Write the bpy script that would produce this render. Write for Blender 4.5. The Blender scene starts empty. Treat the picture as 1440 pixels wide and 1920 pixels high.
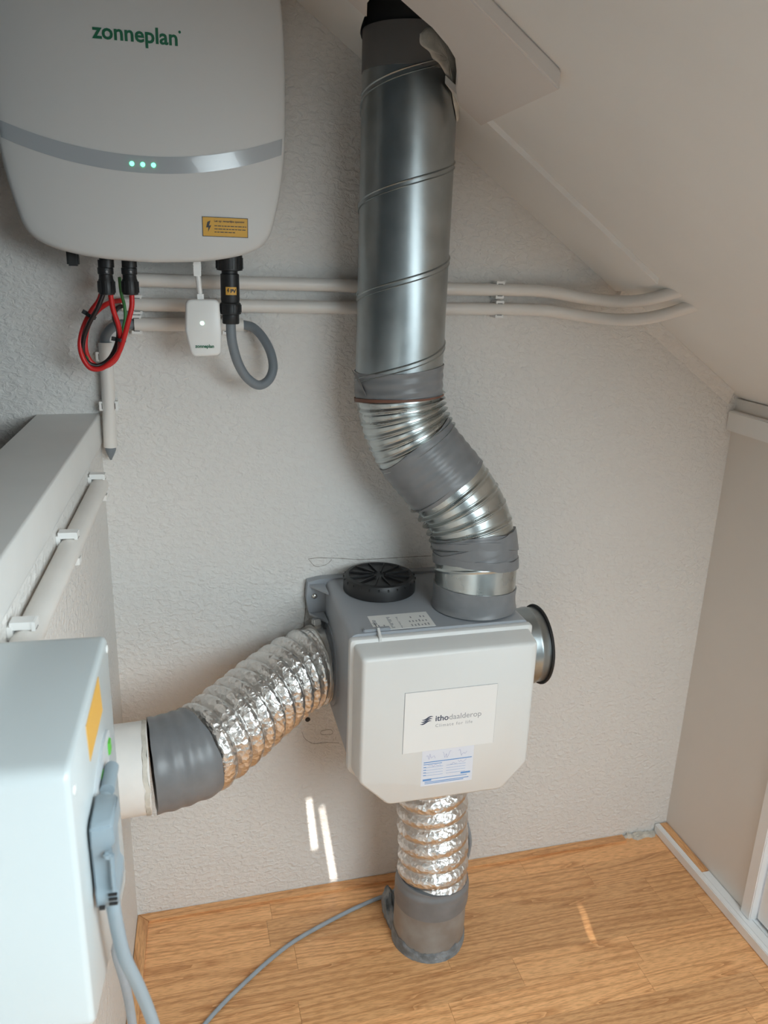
import bpy, bmesh, math, random
from mathutils import Vector, Matrix, noise
from mathutils.geometry import tessellate_polygon

random.seed(7)
SC = bpy.context.scene
COL = SC.collection
PI = math.pi

# ---------------------------------------------------------------- camera
F_PX = 1502.8                       # focal length for a 1440 x 1920 frame
MX = Vector((0.967, -0.048, 0.251)); MY = Vector((-0.253, -0.302, 0.919)); MZ = Vector((0.032, -0.952, -0.304))
R = Matrix((MX, MY, MZ))            # rows: room axes seen from the lens (right, down, forward)
RIGHT = (R @ Vector((1, 0, 0))).normalized()
FWD = (R @ Vector((0, 0, 1))); FWD = (FWD - RIGHT * FWD.dot(RIGHT)).normalized()
DOWN = FWD.cross(RIGHT)
CAM = Vector((0, -1.21, 1.1384))


def ray(px, py):
    return RIGHT * ((px - 720) / F_PX) + DOWN * ((py - 960) / F_PX) + FWD


def on_plane(px, py, p0, n):
    r = ray(px, py); n = Vector(n)
    return CAM + r * ((Vector(p0) - CAM).dot(n) / r.dot(n))


def at(px, py, x=None, y=None, z=None):
    if x is not None: return on_plane(px, py, (x, 0, 0), (1, 0, 0))
    if y is not None: return on_plane(px, py, (0, y, 0), (0, 1, 0))
    return on_plane(px, py, (0, 0, z), (0, 0, 1))


cam_data = bpy.data.cameras.new('camera')
cam_data.sensor_fit = 'VERTICAL'; cam_data.sensor_height = 36.0; cam_data.sensor_width = 27.0
cam_data.lens = F_PX / 1920 * 36.0
cam_data.clip_start = 0.02
cam_data.dof.use_dof = True; cam_data.dof.focus_distance = 1.08; cam_data.dof.aperture_fstop = 11
cam = bpy.data.objects.new('camera', cam_data); COL.objects.link(cam)
UP = -DOWN; BACK = -FWD
cam.matrix_world = Matrix(((RIGHT.x, UP.x, BACK.x, CAM.x), (RIGHT.y, UP.y, BACK.y, CAM.y), (RIGHT.z, UP.z, BACK.z, CAM.z), (0, 0, 0, 1)))
SC.camera = cam

# ---------------------------------------------------------------- light and exposure
SC.view_settings.view_transform = 'Standard'; SC.view_settings.look = 'None'
SC.view_settings.gamma = 1.0; SC.view_settings.use_curve_mapping = False
SC.view_settings.exposure = 0.0
SC.cycles.max_bounces = 10; SC.cycles.diffuse_bounces = 6; SC.cycles.glossy_bounces = 5
SC.cycles.caustics_reflective = False; SC.cycles.caustics_refractive = False
SC.cycles.use_denoising = True

world = bpy.data.worlds.new('world'); SC.world = world; world.use_nodes = True
bg = world.node_tree.nodes['Background']; bg.inputs[0].default_value = (0.62, 0.78, 1.0, 1); bg.inputs[1].default_value = 1.2

SUN_DIR = Vector((-0.08, 0.85, -0.50)).normalized()     # travel direction of the sunlight
sun_d = bpy.data.lights.new('sun', 'SUN'); sun_d.energy = 26.0; sun_d.angle = math.radians(0.35); sun_d.color = (1, 0.95, 0.87)
sun = bpy.data.objects.new('sun', sun_d); COL.objects.link(sun)
sun.rotation_euler = SUN_DIR.to_track_quat('-Z', 'Y').to_euler(); sun.location = (1.5, -4, 4)

M_ROOF, C_ROOF = -0.69295, 1.58576                      # slope of the boards: z = C + M x
UR = Vector((1, 0, M_ROOF)).normalized()                # down-slope, horizontally +x
NR = Vector((M_ROOF, 0, -1)).normalized() * 1.0         # into the room (-x, -z)
NR = Vector((-0.5696, 0, -0.8219))


def roof(x, y, o=0.0):                                  # o: vertical offset above the board underside
    return Vector((x, y, C_ROOF + M_ROOF * x + o))


WIN_X0, WIN_X1, WIN_Y0, WIN_Y1 = 0.33, 0.92, -2.45, -0.98    # roof window in the right slope, behind the camera
def window_light(name, x0, x1, y0, y1, power, color):
    d = bpy.data.lights.new(name, 'AREA'); d.shape = 'RECTANGLE'; d.energy = power; d.color = color
    c = roof((x0 + x1) / 2, (y0 + y1) / 2, -0.012)
    d.size = (x1 - x0) / abs(UR.x); d.size_y = y1 - y0
    o = bpy.data.objects.new(name, d); COL.objects.link(o)
    zax = -NR; xax = UR; yax = zax.cross(xax)
    o.matrix_world = Matrix(((xax.x, yax.x, zax.x, c.x), (xax.y, yax.y, zax.y, c.y), (xax.z, yax.z, zax.z, c.z), (0, 0, 0, 1)))
    return o


window_light('window_daylight', WIN_X0, WIN_X1, WIN_Y0, WIN_Y1, 31.0, (0.81, 0.945, 1.0))

# ---------------------------------------------------------------- helpers: materials
MATS = {}


def mat(name, color, rough=0.6, metal=0.0, noise_amt=0.0, noise_scale=8.0, bump=0.0, bump_scale=200.0, emit=None, spec=0.5, coat=0.0, color2=None, detail=4.0, stretch=None, bump_dist=0.002):
    if name in MATS: return MATS[name]
    m = bpy.data.materials.new(name); m.use_nodes = True; MATS[name] = m
    nt = m.node_tree; b = nt.nodes['Principled BSDF']
    b.inputs['Base Color'].default_value = (*color, 1); b.inputs['Roughness'].default_value = rough
    b.inputs['Metallic'].default_value = metal; b.inputs['Specular IOR Level'].default_value = spec
    b.inputs['Coat Weight'].default_value = coat
    if emit:
        b.inputs['Emission Color'].default_value = (*emit[0], 1); b.inputs['Emission Strength'].default_value = emit[1]
    tc = nt.nodes.new('ShaderNodeTexCoord'); vec = tc.outputs['Object']
    if stretch:
        mp = nt.nodes.new('ShaderNodeMapping'); mp.inputs['Scale'].default_value = stretch
        nt.links.new(vec, mp.inputs['Vector']); vec = mp.outputs['Vector']
    if noise_amt > 0:
        n = nt.nodes.new('ShaderNodeTexNoise'); n.inputs['Scale'].default_value = noise_scale; n.inputs['Detail'].default_value = detail
        nt.links.new(vec, n.inputs['Vector'])
        r = nt.nodes.new('ShaderNodeValToRGB'); c2 = color2 or tuple(c * (1 - noise_amt) for c in color)
        r.color_ramp.elements[0].position = 0.35; r.color_ramp.elements[0].color = (*c2, 1)
        r.color_ramp.elements[1].position = 0.65; r.color_ramp.elements[1].color = (*color, 1)
        nt.links.new(n.outputs['Fac'], r.inputs['Fac']); nt.links.new(r.outputs['Color'], b.inputs['Base Color'])
    if bump > 0:
        n2 = nt.nodes.new('ShaderNodeTexNoise'); n2.inputs['Scale'].default_value = bump_scale; n2.inputs['Detail'].default_value = 5
        nt.links.new(vec, n2.inputs['Vector'])
        bp = nt.nodes.new('ShaderNodeBump'); bp.inputs['Strength'].default_value = bump; bp.inputs['Distance'].default_value = bump_dist
        nt.links.new(n2.outputs['Fac'], bp.inputs['Height']); nt.links.new(bp.outputs['Normal'], b.inputs['Normal'])
    return m


def wall_mat(name, color):
    """sprayed, lightly trowelled plaster paint"""
    m = bpy.data.materials.new(name); m.use_nodes = True; nt = m.node_tree; b = nt.nodes['Principled BSDF']
    b.inputs['Roughness'].default_value = 0.75; b.inputs['Specular IOR Level'].default_value = 0.25
    tc = nt.nodes.new('ShaderNodeTexCoord')
    n0 = nt.nodes.new('ShaderNodeTexNoise'); n0.inputs['Scale'].default_value = 5; n0.inputs['Detail'].default_value = 3
    r = nt.nodes.new('ShaderNodeValToRGB')
    r.color_ramp.elements[0].color = (*[c * 0.96 for c in color], 1); r.color_ramp.elements[1].color = (*color, 1)
    nt.links.new(tc.outputs['Object'], n0.inputs['Vector']); nt.links.new(n0.outputs['Fac'], r.inputs['Fac'])
    nt.links.new(r.outputs['Color'], b.inputs['Base Color'])
    mp = nt.nodes.new('ShaderNodeMapping'); mp.inputs['Scale'].default_value = (1, 1, 1.5)
    nt.links.new(tc.outputs['Object'], mp.inputs['Vector'])
    n1 = nt.nodes.new('ShaderNodeTexNoise'); n1.inputs['Scale'].default_value = 95; n1.inputs['Detail'].default_value = 3; n1.inputs['Roughness'].default_value = 0.55; n1.inputs['Distortion'].default_value = 0.6
    nt.links.new(mp.outputs['Vector'], n1.inputs['Vector'])
    rr = nt.nodes.new('ShaderNodeValToRGB'); rr.color_ramp.elements[0].position = 0.42; rr.color_ramp.elements[1].position = 0.72
    nt.links.new(n1.outputs['Fac'], rr.inputs['Fac'])
    bp = nt.nodes.new('ShaderNodeBump'); bp.inputs['Strength'].default_value = 0.52; bp.inputs['Distance'].default_value = 0.0035
    nt.links.new(rr.outputs['Color'], bp.inputs['Height']); nt.links.new(bp.outputs['Normal'], b.inputs['Normal'])
    return m


def wood_mat(name, axis='x'):
    m = bpy.data.materials.new(name); m.use_nodes = True; nt = m.node_tree; b = nt.nodes['Principled BSDF']
    b.inputs['Roughness'].default_value = 0.33; b.inputs['Specular IOR Level'].default_value = 0.45
    L = nt.links.new
    tc = nt.nodes.new('ShaderNodeTexCoord'); oi = nt.nodes.new('ShaderNodeObjectInfo')
    mul = nt.nodes.new('ShaderNodeVectorMath'); mul.operation = 'MULTIPLY_ADD'
    cmb = nt.nodes.new('ShaderNodeCombineXYZ')
    for i in range(3): L(oi.outputs['Random'], cmb.inputs[i])
    mul.inputs[1].default_value = (41.0, 23.0, 13.0)
    L(cmb.outputs[0], mul.inputs[0]); L(tc.outputs['Object'], mul.inputs[2])
    # broad cathedral figure
    mp = nt.nodes.new('ShaderNodeMapping'); mp.inputs['Scale'].default_value = (1.0, 17, 17) if axis == 'x' else (17, 1.0, 17)
    L(mul.outputs[0], mp.inputs['Vector'])
    n = nt.nodes.new('ShaderNodeTexNoise'); n.inputs['Scale'].default_value = 1.0; n.inputs['Detail'].default_value = 1.5; n.inputs['Distortion'].default_value = 0.15
    L(mp.outputs[0], n.inputs['Vector'])
    m1 = nt.nodes.new('ShaderNodeMath'); m1.operation = 'MULTIPLY'; m1.inputs[1].default_value = 13.0; L(n.outputs['Fac'], m1.inputs[0])
    m2 = nt.nodes.new('ShaderNodeMath'); m2.operation = 'FRACT'; L(m1.outputs[0], m2.inputs[0])
    ramp = nt.nodes.new('ShaderNodeValToRGB')
    e = ramp.color_ramp.elements
    e[0].position = 0.0; e[0].color = (0.43, 0.190, 0.066, 1); e[1].position = 1.0; e[1].color = (0.64, 0.345, 0.150, 1)
    x = e.new(0.3); x.color = (0.63, 0.335, 0.143, 1); x = e.new(0.8); x.color = (0.60, 0.310, 0.128, 1); x = e.new(0.92); x.color = (0.47, 0.215, 0.079, 1)
    L(m2.outputs[0], ramp.inputs['Fac'])
    # fine pores
    mp2 = nt.nodes.new('ShaderNodeMapping'); mp2.inputs['Scale'].default_value = (55, 620, 620) if axis == 'x' else (620, 55, 620)
    L(mul.outputs[0], mp2.inputs['Vector'])
    n2 = nt.nodes.new('ShaderNodeTexNoise'); n2.inputs['Scale'].default_value = 1.0; n2.inputs['Detail'].default_value = 2
    L(mp2.outputs[0], n2.inputs['Vector'])
    r2 = nt.nodes.new('ShaderNodeValToRGB'); r2.color_ramp.elements[0].position = 0.38; r2.color_ramp.elements[0].color = (0.72, 0.66, 0.6, 1)
    r2.color_ramp.elements[1].position = 0.55; r2.color_ramp.elements[1].color = (1, 1, 1, 1)
    L(n2.outputs['Fac'], r2.inputs['Fac'])
    mx = nt.nodes.new('ShaderNodeMix'); mx.data_type = 'RGBA'; mx.blend_type = 'MULTIPLY'; mx.inputs[0].default_value = 0.8
    L(ramp.outputs[0], mx.inputs[6]); L(r2.outputs[0], mx.inputs[7])
    hs = nt.nodes.new('ShaderNodeHueSaturation'); hs.inputs['Saturation'].default_value = 0.97
    mr = nt.nodes.new('ShaderNodeMapRange'); mr.inputs[3].default_value = 1.20; mr.inputs[4].default_value = 1.55
    L(oi.outputs['Random'], mr.inputs[0]); L(mr.outputs[0], hs.inputs['Value'])
    L(mx.outputs[2], hs.inputs['Color']); L(hs.outputs[0], b.inputs['Base Color'])
    bp = nt.nodes.new('ShaderNodeBump'); bp.inputs['Strength'].default_value = 0.12; bp.inputs['Distance'].default_value = 0.0005
    L(n2.outputs['Fac'], bp.inputs['Height']); L(bp.outputs[0], b.inputs['Normal'])
    return m


def foil_mat(name):
    m = bpy.data.materials.new(name); m.use_nodes = True; nt = m.node_tree; b = nt.nodes['Principled BSDF']; L = nt.links.new
    b.inputs['Metallic'].default_value = 1.0; b.inputs['Roughness'].default_value = 0.29; b.inputs['Base Color'].default_value = (0.78, 0.76, 0.74, 1)
    tc = nt.nodes.new('ShaderNodeTexCoord')
    v = nt.nodes.new('ShaderNodeTexVoronoi'); v.inputs['Scale'].default_value = 125; v.feature = 'F1'
    n = nt.nodes.new('ShaderNodeTexNoise'); n.inputs['Scale'].default_value = 90; n.inputs['Detail'].default_value = 4; n.inputs['Distortion'].default_value = 1.5
    L(tc.outputs['Object'], v.inputs['Vector']); L(tc.outputs['Object'], n.inputs['Vector'])
    ad = nt.nodes.new('ShaderNodeMath'); ad.operation = 'ADD'; L(v.outputs['Distance'], ad.inputs[0]); L(n.outputs['Fac'], ad.inputs[1])
    bp = nt.nodes.new('ShaderNodeBump'); bp.inputs['Strength'].default_value = 0.55; bp.inputs['Distance'].default_value = 0.003
    L(ad.outputs[0], bp.inputs['Height']); L(bp.outputs[0], b.inputs['Normal'])
    return m


def galv_mat(name, base=(0.50, 0.53, 0.53), rough=0.36):
    m = bpy.data.materials.new(name); m.use_nodes = True; nt = m.node_tree; b = nt.nodes['Principled BSDF']; L = nt.links.new
    b.inputs['Metallic'].default_value = 0.95
    tc = nt.nodes.new('ShaderNodeTexCoord')
    n = nt.nodes.new('ShaderNodeTexNoise'); n.inputs['Scale'].default_value = 26; n.inputs['Detail'].default_value = 5
    L(tc.outputs['Object'], n.inputs['Vector'])
    r = nt.nodes.new('ShaderNodeValToRGB'); r.color_ramp.elements[0].position = 0.3; r.color_ramp.elements[1].position = 0.7
    r.color_ramp.elements[0].color = (*[c * 0.86 for c in base], 1); r.color_ramp.elements[1].color = (*[min(1, c * 1.1) for c in base], 1)
    L(n.outputs['Fac'], r.inputs['Fac']); L(r.outputs[0], b.inputs['Base Color'])
    mr = nt.nodes.new('ShaderNodeMapRange'); mr.inputs[3].default_value = rough - 0.06; mr.inputs[4].default_value = rough + 0.08
    L(n.outputs['Fac'], mr.inputs[0]); L(mr.outputs[0], b.inputs['Roughness'])
    n2 = nt.nodes.new('ShaderNodeTexNoise'); n2.inputs['Scale'].default_value = 14; n2.inputs['Detail'].default_value = 3
    L(tc.outputs['Object'], n2.inputs['Vector'])
    bp = nt.nodes.new('ShaderNodeBump'); bp.inputs['Strength'].default_value = 0.12; bp.inputs['Distance'].default_value = 0.004
    L(n2.outputs['Fac'], bp.inputs['Height']); L(bp.outputs[0], b.inputs['Normal'])
    return m


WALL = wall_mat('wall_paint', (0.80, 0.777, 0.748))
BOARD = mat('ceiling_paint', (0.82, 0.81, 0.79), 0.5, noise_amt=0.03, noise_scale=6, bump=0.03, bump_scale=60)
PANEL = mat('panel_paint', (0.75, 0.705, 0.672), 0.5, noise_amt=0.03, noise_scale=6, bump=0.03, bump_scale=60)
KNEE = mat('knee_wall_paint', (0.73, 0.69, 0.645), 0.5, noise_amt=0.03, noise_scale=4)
GLOSS = mat('white_gloss_paint', (0.84, 0.84, 0.84), 0.35, noise_amt=0.03, noise_scale=20)
UNSEEN = mat('dark_unseen_paint', (0.11, 0.115, 0.12), 0.8)  # dark tone given to unseen surfaces to cut bounced light
LEDGE = mat('ledge_paint', (0.78, 0.775, 0.755), 0.45, noise_amt=0.03, noise_scale=15)
WOOD = wood_mat('oak_laminate'); WOODY = wood_mat('oak_laminate_cross', 'y')
GALV = galv_mat('galvanised_steel', (0.40, 0.435, 0.445), 0.33)
ELBOW = galv_mat('elbow_steel', (0.50, 0.53, 0.525), 0.27)
FOIL = foil_mat('aluminium_foil')
TAPE = mat('grey_duct_tape', (0.20, 0.205, 0.215), 0.38, noise_amt=0.15, noise_scale=30, bump=0.15, bump_scale=25, bump_dist=0.004)
TAPED = mat('dark_grey_tape', (0.17, 0.16, 0.155), 0.5, noise_amt=0.12, noise_scale=20, bump=0.1, bump_scale=30)
BLACK = mat('black_plastic', (0.014, 0.014, 0.015), 0.45, bump=0.05, bump_scale=300)
RUBBER = mat('black_rubber', (0.02, 0.018, 0.018), 0.6)
PVC = mat('conduit_plastic', (0.80, 0.765, 0.725), 0.4, noise_amt=0.04, noise_scale=20)
WHITE = mat('white_plastic', (0.86, 0.855, 0.84), 0.35, noise_amt=0.02, noise_scale=10)
INVW = mat('inverter_enamel', (0.64, 0.635, 0.625), 0.5, noise_amt=0.015, noise_scale=6)
SILVER = mat('silver_stripe', (0.42, 0.445, 0.47), 0.16, spec=0.6, coat=0.3)
PLATE = mat('plate_white', (0.77, 0.765, 0.755), 0.4)
COVER = mat('cover_white', (0.70, 0.695, 0.68), 0.42, noise_amt=0.02, noise_scale=10, bump=0.03, bump_scale=400)
UNITG = mat('unit_grey_plastic', (0.36, 0.383, 0.415), 0.40, noise_amt=0.06, noise_scale=9, bump=0.03, bump_scale=250)
BOXW = mat('box_white', (0.56, 0.605, 0.615), 0.26, noise_amt=0.02, noise_scale=8)
CABLE = mat('cable_grey', (0.20, 0.225, 0.25), 0.45)
CABLEF = mat('floor_cable_grey', (0.33, 0.37, 0.41), 0.5, noise_amt=0.1, noise_scale=40)
PLUGG = mat('plug_grey', (0.27, 0.33, 0.37), 0.4)
RED = mat('red_insulation', (0.62, 0.018, 0.018), 0.4)
GREEN = mat('green_insulation', (0.05, 0.22, 0.06), 0.4)
BLKCAB = mat('black_insulation', (0.02, 0.012, 0.012), 0.4)
STEEL = mat('bright_steel', (0.62, 0.60, 0.57), 0.25, 1.0)
PLASTER = mat('plaster_filler', (0.66, 0.62, 0.55), 0.85, noise_amt=0.25, noise_scale=60, bump=0.5, bump_scale=120)
CEMENT = mat('grey_cement', (0.27, 0.30, 0.325), 0.85, noise_amt=0.45, noise_scale=55, bump=0.9, bump_scale=90, bump_dist=0.004)
PIPEG = mat('dirty_grey_pipe', (0.23, 0.205, 0.185), 0.38, noise_amt=0.3, noise_scale=22, color2=(0.30, 0.295, 0.285))
WPIPE = mat('white_pipe', (0.80, 0.775, 0.745), 0.45, noise_amt=0.06, noise_scale=30)
YELLOW = mat('warning_yellow', (0.66, 0.36, 0.035), 0.5)
ORANGE = mat('orange_label', (0.72, 0.40, 0.07), 0.5)
INKG = mat('green_print', (0.008, 0.135, 0.065), 0.5)
INKB = mat('black_print', (0.03, 0.03, 0.035), 0.5)
INKD = mat('dark_blue_print', (0.035, 0.05, 0.09), 0.5)
INKGR = mat('grey_print', (0.30, 0.31, 0.33), 0.5)
INKBL = mat('blue_print', (0.13, 0.30, 0.60), 0.5)
PEN = mat('pen_ink', (0.22, 0.26, 0.50), 0.5)
PAPER = mat('paper_label', (0.80, 0.80, 0.78), 0.5)
STICK = mat('pale_sticker', (0.70, 0.72, 0.79), 0.4)
LEDG = mat('green_led', (0.05, 0.8, 0.35), 0.3, emit=((0.10, 1.0, 0.42), 5.0))
LEDW = mat('led_core', (0.6, 1.0, 0.8), 0.3, emit=((0.55, 1.0, 0.78), 3.0))
GREENP = mat('green_plastic', (0.13, 0.50, 0.07), 0.4)
LGREY = mat('light_grey_plastic', (0.55, 0.58, 0.60), 0.4)
DARK = mat('void_shade', (0.015, 0.013, 0.012), 0.9)  # near-black colour standing in for shade in the roof hollow and door gap
LINE = mat('paint_crack', (0.34, 0.30, 0.265), 0.9)
RUST = mat('rusty_edge', (0.16, 0.07, 0.045), 0.6)
MASKM = mat('white_mask', (0.85, 0.85, 0.83), 0.7)

# ---------------------------------------------------------------- helpers: objects


def tag(o, label=None, cat=None, group=None, kind=None):
    if label: o['label'] = label
    if cat: o['category'] = cat
    if group: o['group'] = group
    if kind: o['kind'] = kind
    return o


def thing(name, loc, label, cat, group=None):
    o = bpy.data.objects.new(name, None); COL.objects.link(o); o.location = loc; o.empty_display_size = 0.03
    return tag(o, label, cat, group)


ROOTS = {}


def obj(name, verts, faces, m, parent=None, smooth=False, auto=None):
    """ONE mesh object; vertices come in room coordinates and are stored relative to a local origin."""
    me = bpy.data.meshes.new(name)
    vs = [Vector(v) for v in verts]
    org = Vector((0, 0, 0))
    if parent is not None:
        p = parent
        while p is not None: org = org + p.location; p = p.parent
    me.from_pydata([v - org for v in vs], [], faces); me.update()
    bm = bmesh.new(); bm.from_mesh(me); bmesh.ops.recalc_face_normals(bm, faces=bm.faces); bm.to_mesh(me); bm.free()
    o = bpy.data.objects.new(name, me); COL.objects.link(o)
    if m: me.materials.append(m)
    if parent is not None: o.parent = parent
    if smooth:
        me.shade_smooth()
        if auto: me.set_sharp_from_angle(angle=math.radians(auto))
    return o


class MB:
    def __init__(s): s.v = []; s.f = []

    def add(s, vs, fs):
        k = len(s.v); s.v += [Vector(v) for v in vs]; s.f += [tuple(i + k for i in f) for f in fs]; return s

    def build(s, name, m, parent=None, smooth=False, auto=None): return obj(name, s.v, s.f, m, parent, smooth, auto)


def box_vf(c, sx, sy, sz, ax=Vector((1, 0, 0)), ay=Vector((0, 1, 0)), az=Vector((0, 0, 1))):
    c = Vector(c); vs = []
    for k in (-1, 1):
        for (i, j) in ((-1, -1), (1, -1), (1, 1), (-1, 1)):
            vs.append(c + ax * (i * sx / 2) + ay * (j * sy / 2) + az * (k * sz / 2))
    return vs, [(0, 3, 2, 1), (4, 5, 6, 7), (0, 1, 5, 4), (1, 2, 6, 5), (2, 3, 7, 6), (3, 0, 4, 7)]


def bevel(o, w, n=2):
    me = o.data; bm = bmesh.new(); bm.from_mesh(me)
    es = [e for e in bm.edges if len(e.link_faces) == 2 and e.calc_face_angle(0) > 0.35]
    bmesh.ops.bevel(bm, geom=es, offset=w, segments=n, affect='EDGES', clamp_overlap=True)
    bm.to_mesh(me); bm.free(); me.shade_smooth(); me.set_sharp_from_angle(angle=math.radians(50)); return o


def bbox(name, x0, x1, y0, y1, z0, z1, m, parent=None, bev=0.0):
    v, f = box_vf(((x0 + x1) / 2, (y0 + y1) / 2, (z0 + z1) / 2), x1 - x0, y1 - y0, z1 - z0)
    o = obj(name, v, f, m, parent)
    return bevel(o, bev) if bev else o


def loft(loops, cap0=True, cap1=True, closed=True):
    n = len(loops[0]); vs = [v for l in loops for v in l]; fs = []
    for a in range(len(loops) - 1):
        for i in range(n if closed else n - 1):
            j = (i + 1) % n
            fs.append((a * n + i, a * n + j, (a + 1) * n + j, (a + 1) * n + i))
    if cap0: fs.append(tuple(reversed(range(n))))
    if cap1: fs.append(tuple(range((len(loops) - 1) * n, len(loops) * n)))
    return vs, fs


def poly_inset(pts, d):
    """inset a convex counter-clockwise polygon by d"""
    n = len(pts); out = []
    for i in range(n):
        p0, p1, p2 = Vector(pts[i - 1]), Vector(pts[i]), Vector(pts[(i + 1) % n])
        a = (p1 - p0).normalized(); b = (p2 - p1).normalized()
        na = Vector((-a.y, a.x)); nb = Vector((-b.y, b.x))
        k = (na + nb); out.append(p1 + k * (d / max(1e-6, 1 + na.dot(nb))))
    return out


def poly_round(pts, r, n=4):
    m = len(pts); out = []
    for i in range(m):
        p0, p1, p2 = Vector(pts[i - 1]), Vector(pts[i]), Vector(pts[(i + 1) % m])
        a = (p0 - p1); b = (p2 - p1); rr = min(r, a.length * 0.45, b.length * 0.45); a = p1 + a.normalized() * rr; b = p1 + b.normalized() * rr
        for k in range(n + 1):
            t = k / n; out.append(a * (1 - t) ** 2 + p1 * (2 * t * (1 - t)) + b * t ** 2)
    return out


def catmull(P, n=12):
    P = [Vector(p) for p in P]; Q = [2 * P[0] - P[1]] + P + [2 * P[-1] - P[-2]]; out = []
    for i in range(1, len(Q) - 2):
        a, b, c, d = Q[i - 1], Q[i], Q[i + 1], Q[i + 2]
        for k in range(n):
            t = k / n
            out.append(0.5 * ((2 * b) + (c - a) * t + (2 * a - 5 * b + 4 * c - d) * t * t + (3 * b - a - 3 * c + d) * t ** 3))
    out.append(P[-1]); return out


class Path:
    """arc-length parametrised curve with a parallel-transported frame"""
    def __init__(s, pts, up=None):
        s.p = [Vector(p) for p in pts]; s.s = [0.0]
        for a, b in zip(s.p, s.p[1:]): s.s.append(s.s[-1] + (b - a).length)
        s.L = s.s[-1]; n = len(s.p)
        s.t = [(s.p[min(i + 1, n - 1)] - s.p[max(i - 1, 0)]).normalized() for i in range(n)]
        u = Vector(up) if up else (Vector((0, 0, 1)) if abs(s.t[0].z) < 0.9 else Vector((1, 0, 0)))
        u = (u - s.t[0] * u.dot(s.t[0])).normalized(); s.u = [u]
        for i in range(1, n):
            u = (s.u[-1] - s.t[i] * s.u[-1].dot(s.t[i])).normalized(); s.u.append(u)

    def at(s, d):
        if d <= 0: i = 0; f = d / max(1e-9, s.s[1])
        else:
            lo, hi = 0, len(s.s) - 1
            while hi - lo > 1:
                m = (lo + hi) // 2
                if s.s[m] <= d: lo = m
                else: hi = m
            i = lo; f = (d - s.s[i]) / max(1e-9, s.s[i + 1] - s.s[i])
        p = s.p[i].lerp(s.p[i + 1], f); g = min(1, max(0, f))
        t = s.t[i].lerp(s.t[i + 1], g).normalized(); u = s.u[i].lerp(s.u[i + 1], g)
        u = (u - t * u.dot(t)).normalized(); return p, t, u, t.cross(u)

    def sweep(s, s0, s1, rfun, ns, nt, caps=True, skew=None):
        loops = []
        for a in range(ns + 1):
            q = a / ns; loop = []
            for b in range(nt):
                th = 2 * PI * b / nt; d = s0 + (s1 - s0) * q
                if skew: d += skew(q, th)
                p, t, u, v = s.at(d)
                r = rfun(d, th) if callable(rfun) else rfun
                loop.append(p + (u * math.cos(th) + v * math.sin(th)) * r)
            loops.append(loop)
        return loft(loops, caps, caps)


def tube(name, pts, r, m, parent=None, nseg=14, sub=10, smooth_path=True):
    P = Path(catmull(pts, sub) if smooth_path and len(pts) > 2 else pts)
    n = max(2, len(P.p) - 1)
    v, f = P.sweep(0, P.L, r, n, nseg)
    return obj(name, v, f, m, parent, True, 60)


def lathe_vf(prof, c, ax, n=48):
    """prof: (radius, height) pairs revolved about axis ax through c"""
    ax = Vector(ax).normalized(); u = ax.orthogonal().normalized(); w = ax.cross(u); c = Vector(c); loops = []
    for r, h in prof:
        loops.append([c + ax * h + (u * math.cos(2 * PI * k / n) + w * math.sin(2 * PI * k / n)) * max(r, 1e-5) for k in range(n)])
    return loft(loops)


def lathe(name, prof, c, ax, m, parent=None, n=48, auto=40):
    v, f = lathe_vf(prof, c, ax, n); return obj(name, v, f, m, parent, True, auto)


def text_vf(s, size, bold=0.0, align='LEFT', spacing=1.0, width=None):
    cu = bpy.data.curves.new('lettering', 'FONT'); cu.body = s; cu.size = size; cu.offset = bold; cu.align_x = align; cu.space_character = spacing
    cu.resolution_u = 3
    o = bpy.data.objects.new('lettering', cu); COL.objects.link(o)
    dg = bpy.context.evaluated_depsgraph_get(); dg.update(); me = bpy.data.meshes.new_from_object(o.evaluated_get(dg))
    vs = [v.co.copy() for v in me.vertices]; fs = [tuple(p.vertices) for p in me.polygons]
    bpy.data.objects.remove(o); bpy.data.curves.remove(cu); bpy.data.meshes.remove(me)
    if width and vs:
        x0 = min(v.x for v in vs); x1 = max(v.x for v in vs); k = width / (x1 - x0)
        ref = x0 if align == 'LEFT' else (x0 + x1) / 2
        vs = [Vector(((v.x - ref) * k + (0 if align == 'LEFT' else 0), v.y * k, 0)) for v in vs]
    return vs, fs


def to_plane(vs, o, ux, uy, lift=0.0):
    o = Vector(o); ux = Vector(ux).normalized(); uy = Vector(uy).normalized(); n = ux.cross(uy)
    return [o + ux * v.x + uy * v.y + n * lift for v in vs]


def quad(w, h, x=0, y=0):
    return [Vector((x, y, 0)), Vector((x + w, y, 0)), Vector((x + w, y + h, 0)), Vector((x, y + h, 0))], [(0, 1, 2, 3)]


def slab(name, pts2, o, ux, uy, t, m, parent=None):
    """thin solid plate: outline pts2 in the (ux, uy) plane, raised by t"""
    n = Vector(ux).normalized().cross(Vector(uy).normalized())
    a = to_plane([Vector((p[0], p[1], 0)) for p in pts2], o, ux, uy); b = [p + n * t for p in a]
    v, f = loft([a, b]); return obj(name, v, f, m, parent)


def plate_with_holes(outer, holes, lift):
    """outer / holes: 2-D loops -> lift(x, y, side) gives the 3-D point; side 0 bottom, 1 top"""
    loops = [outer] + holes; flat = [p for l in loops for p in l]
    tris = tessellate_polygon([[Vector((p[0], p[1], 0)) for p in l] for l in loops]); n = len(flat)
    vs = [lift(p[0], p[1], 0) for p in flat] + [lift(p[0], p[1], 1) for p in flat]
    fs = [tuple(t) for t in tris] + [tuple(i + n for i in reversed(t)) for t in tris]; k = 0
    for l in loops:
        for i in range(len(l)):
            a, b = k + i, k + (i + 1) % len(l); fs.append((a, b, b + n, a + n))
        k += len(l)
    return vs, fs


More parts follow.
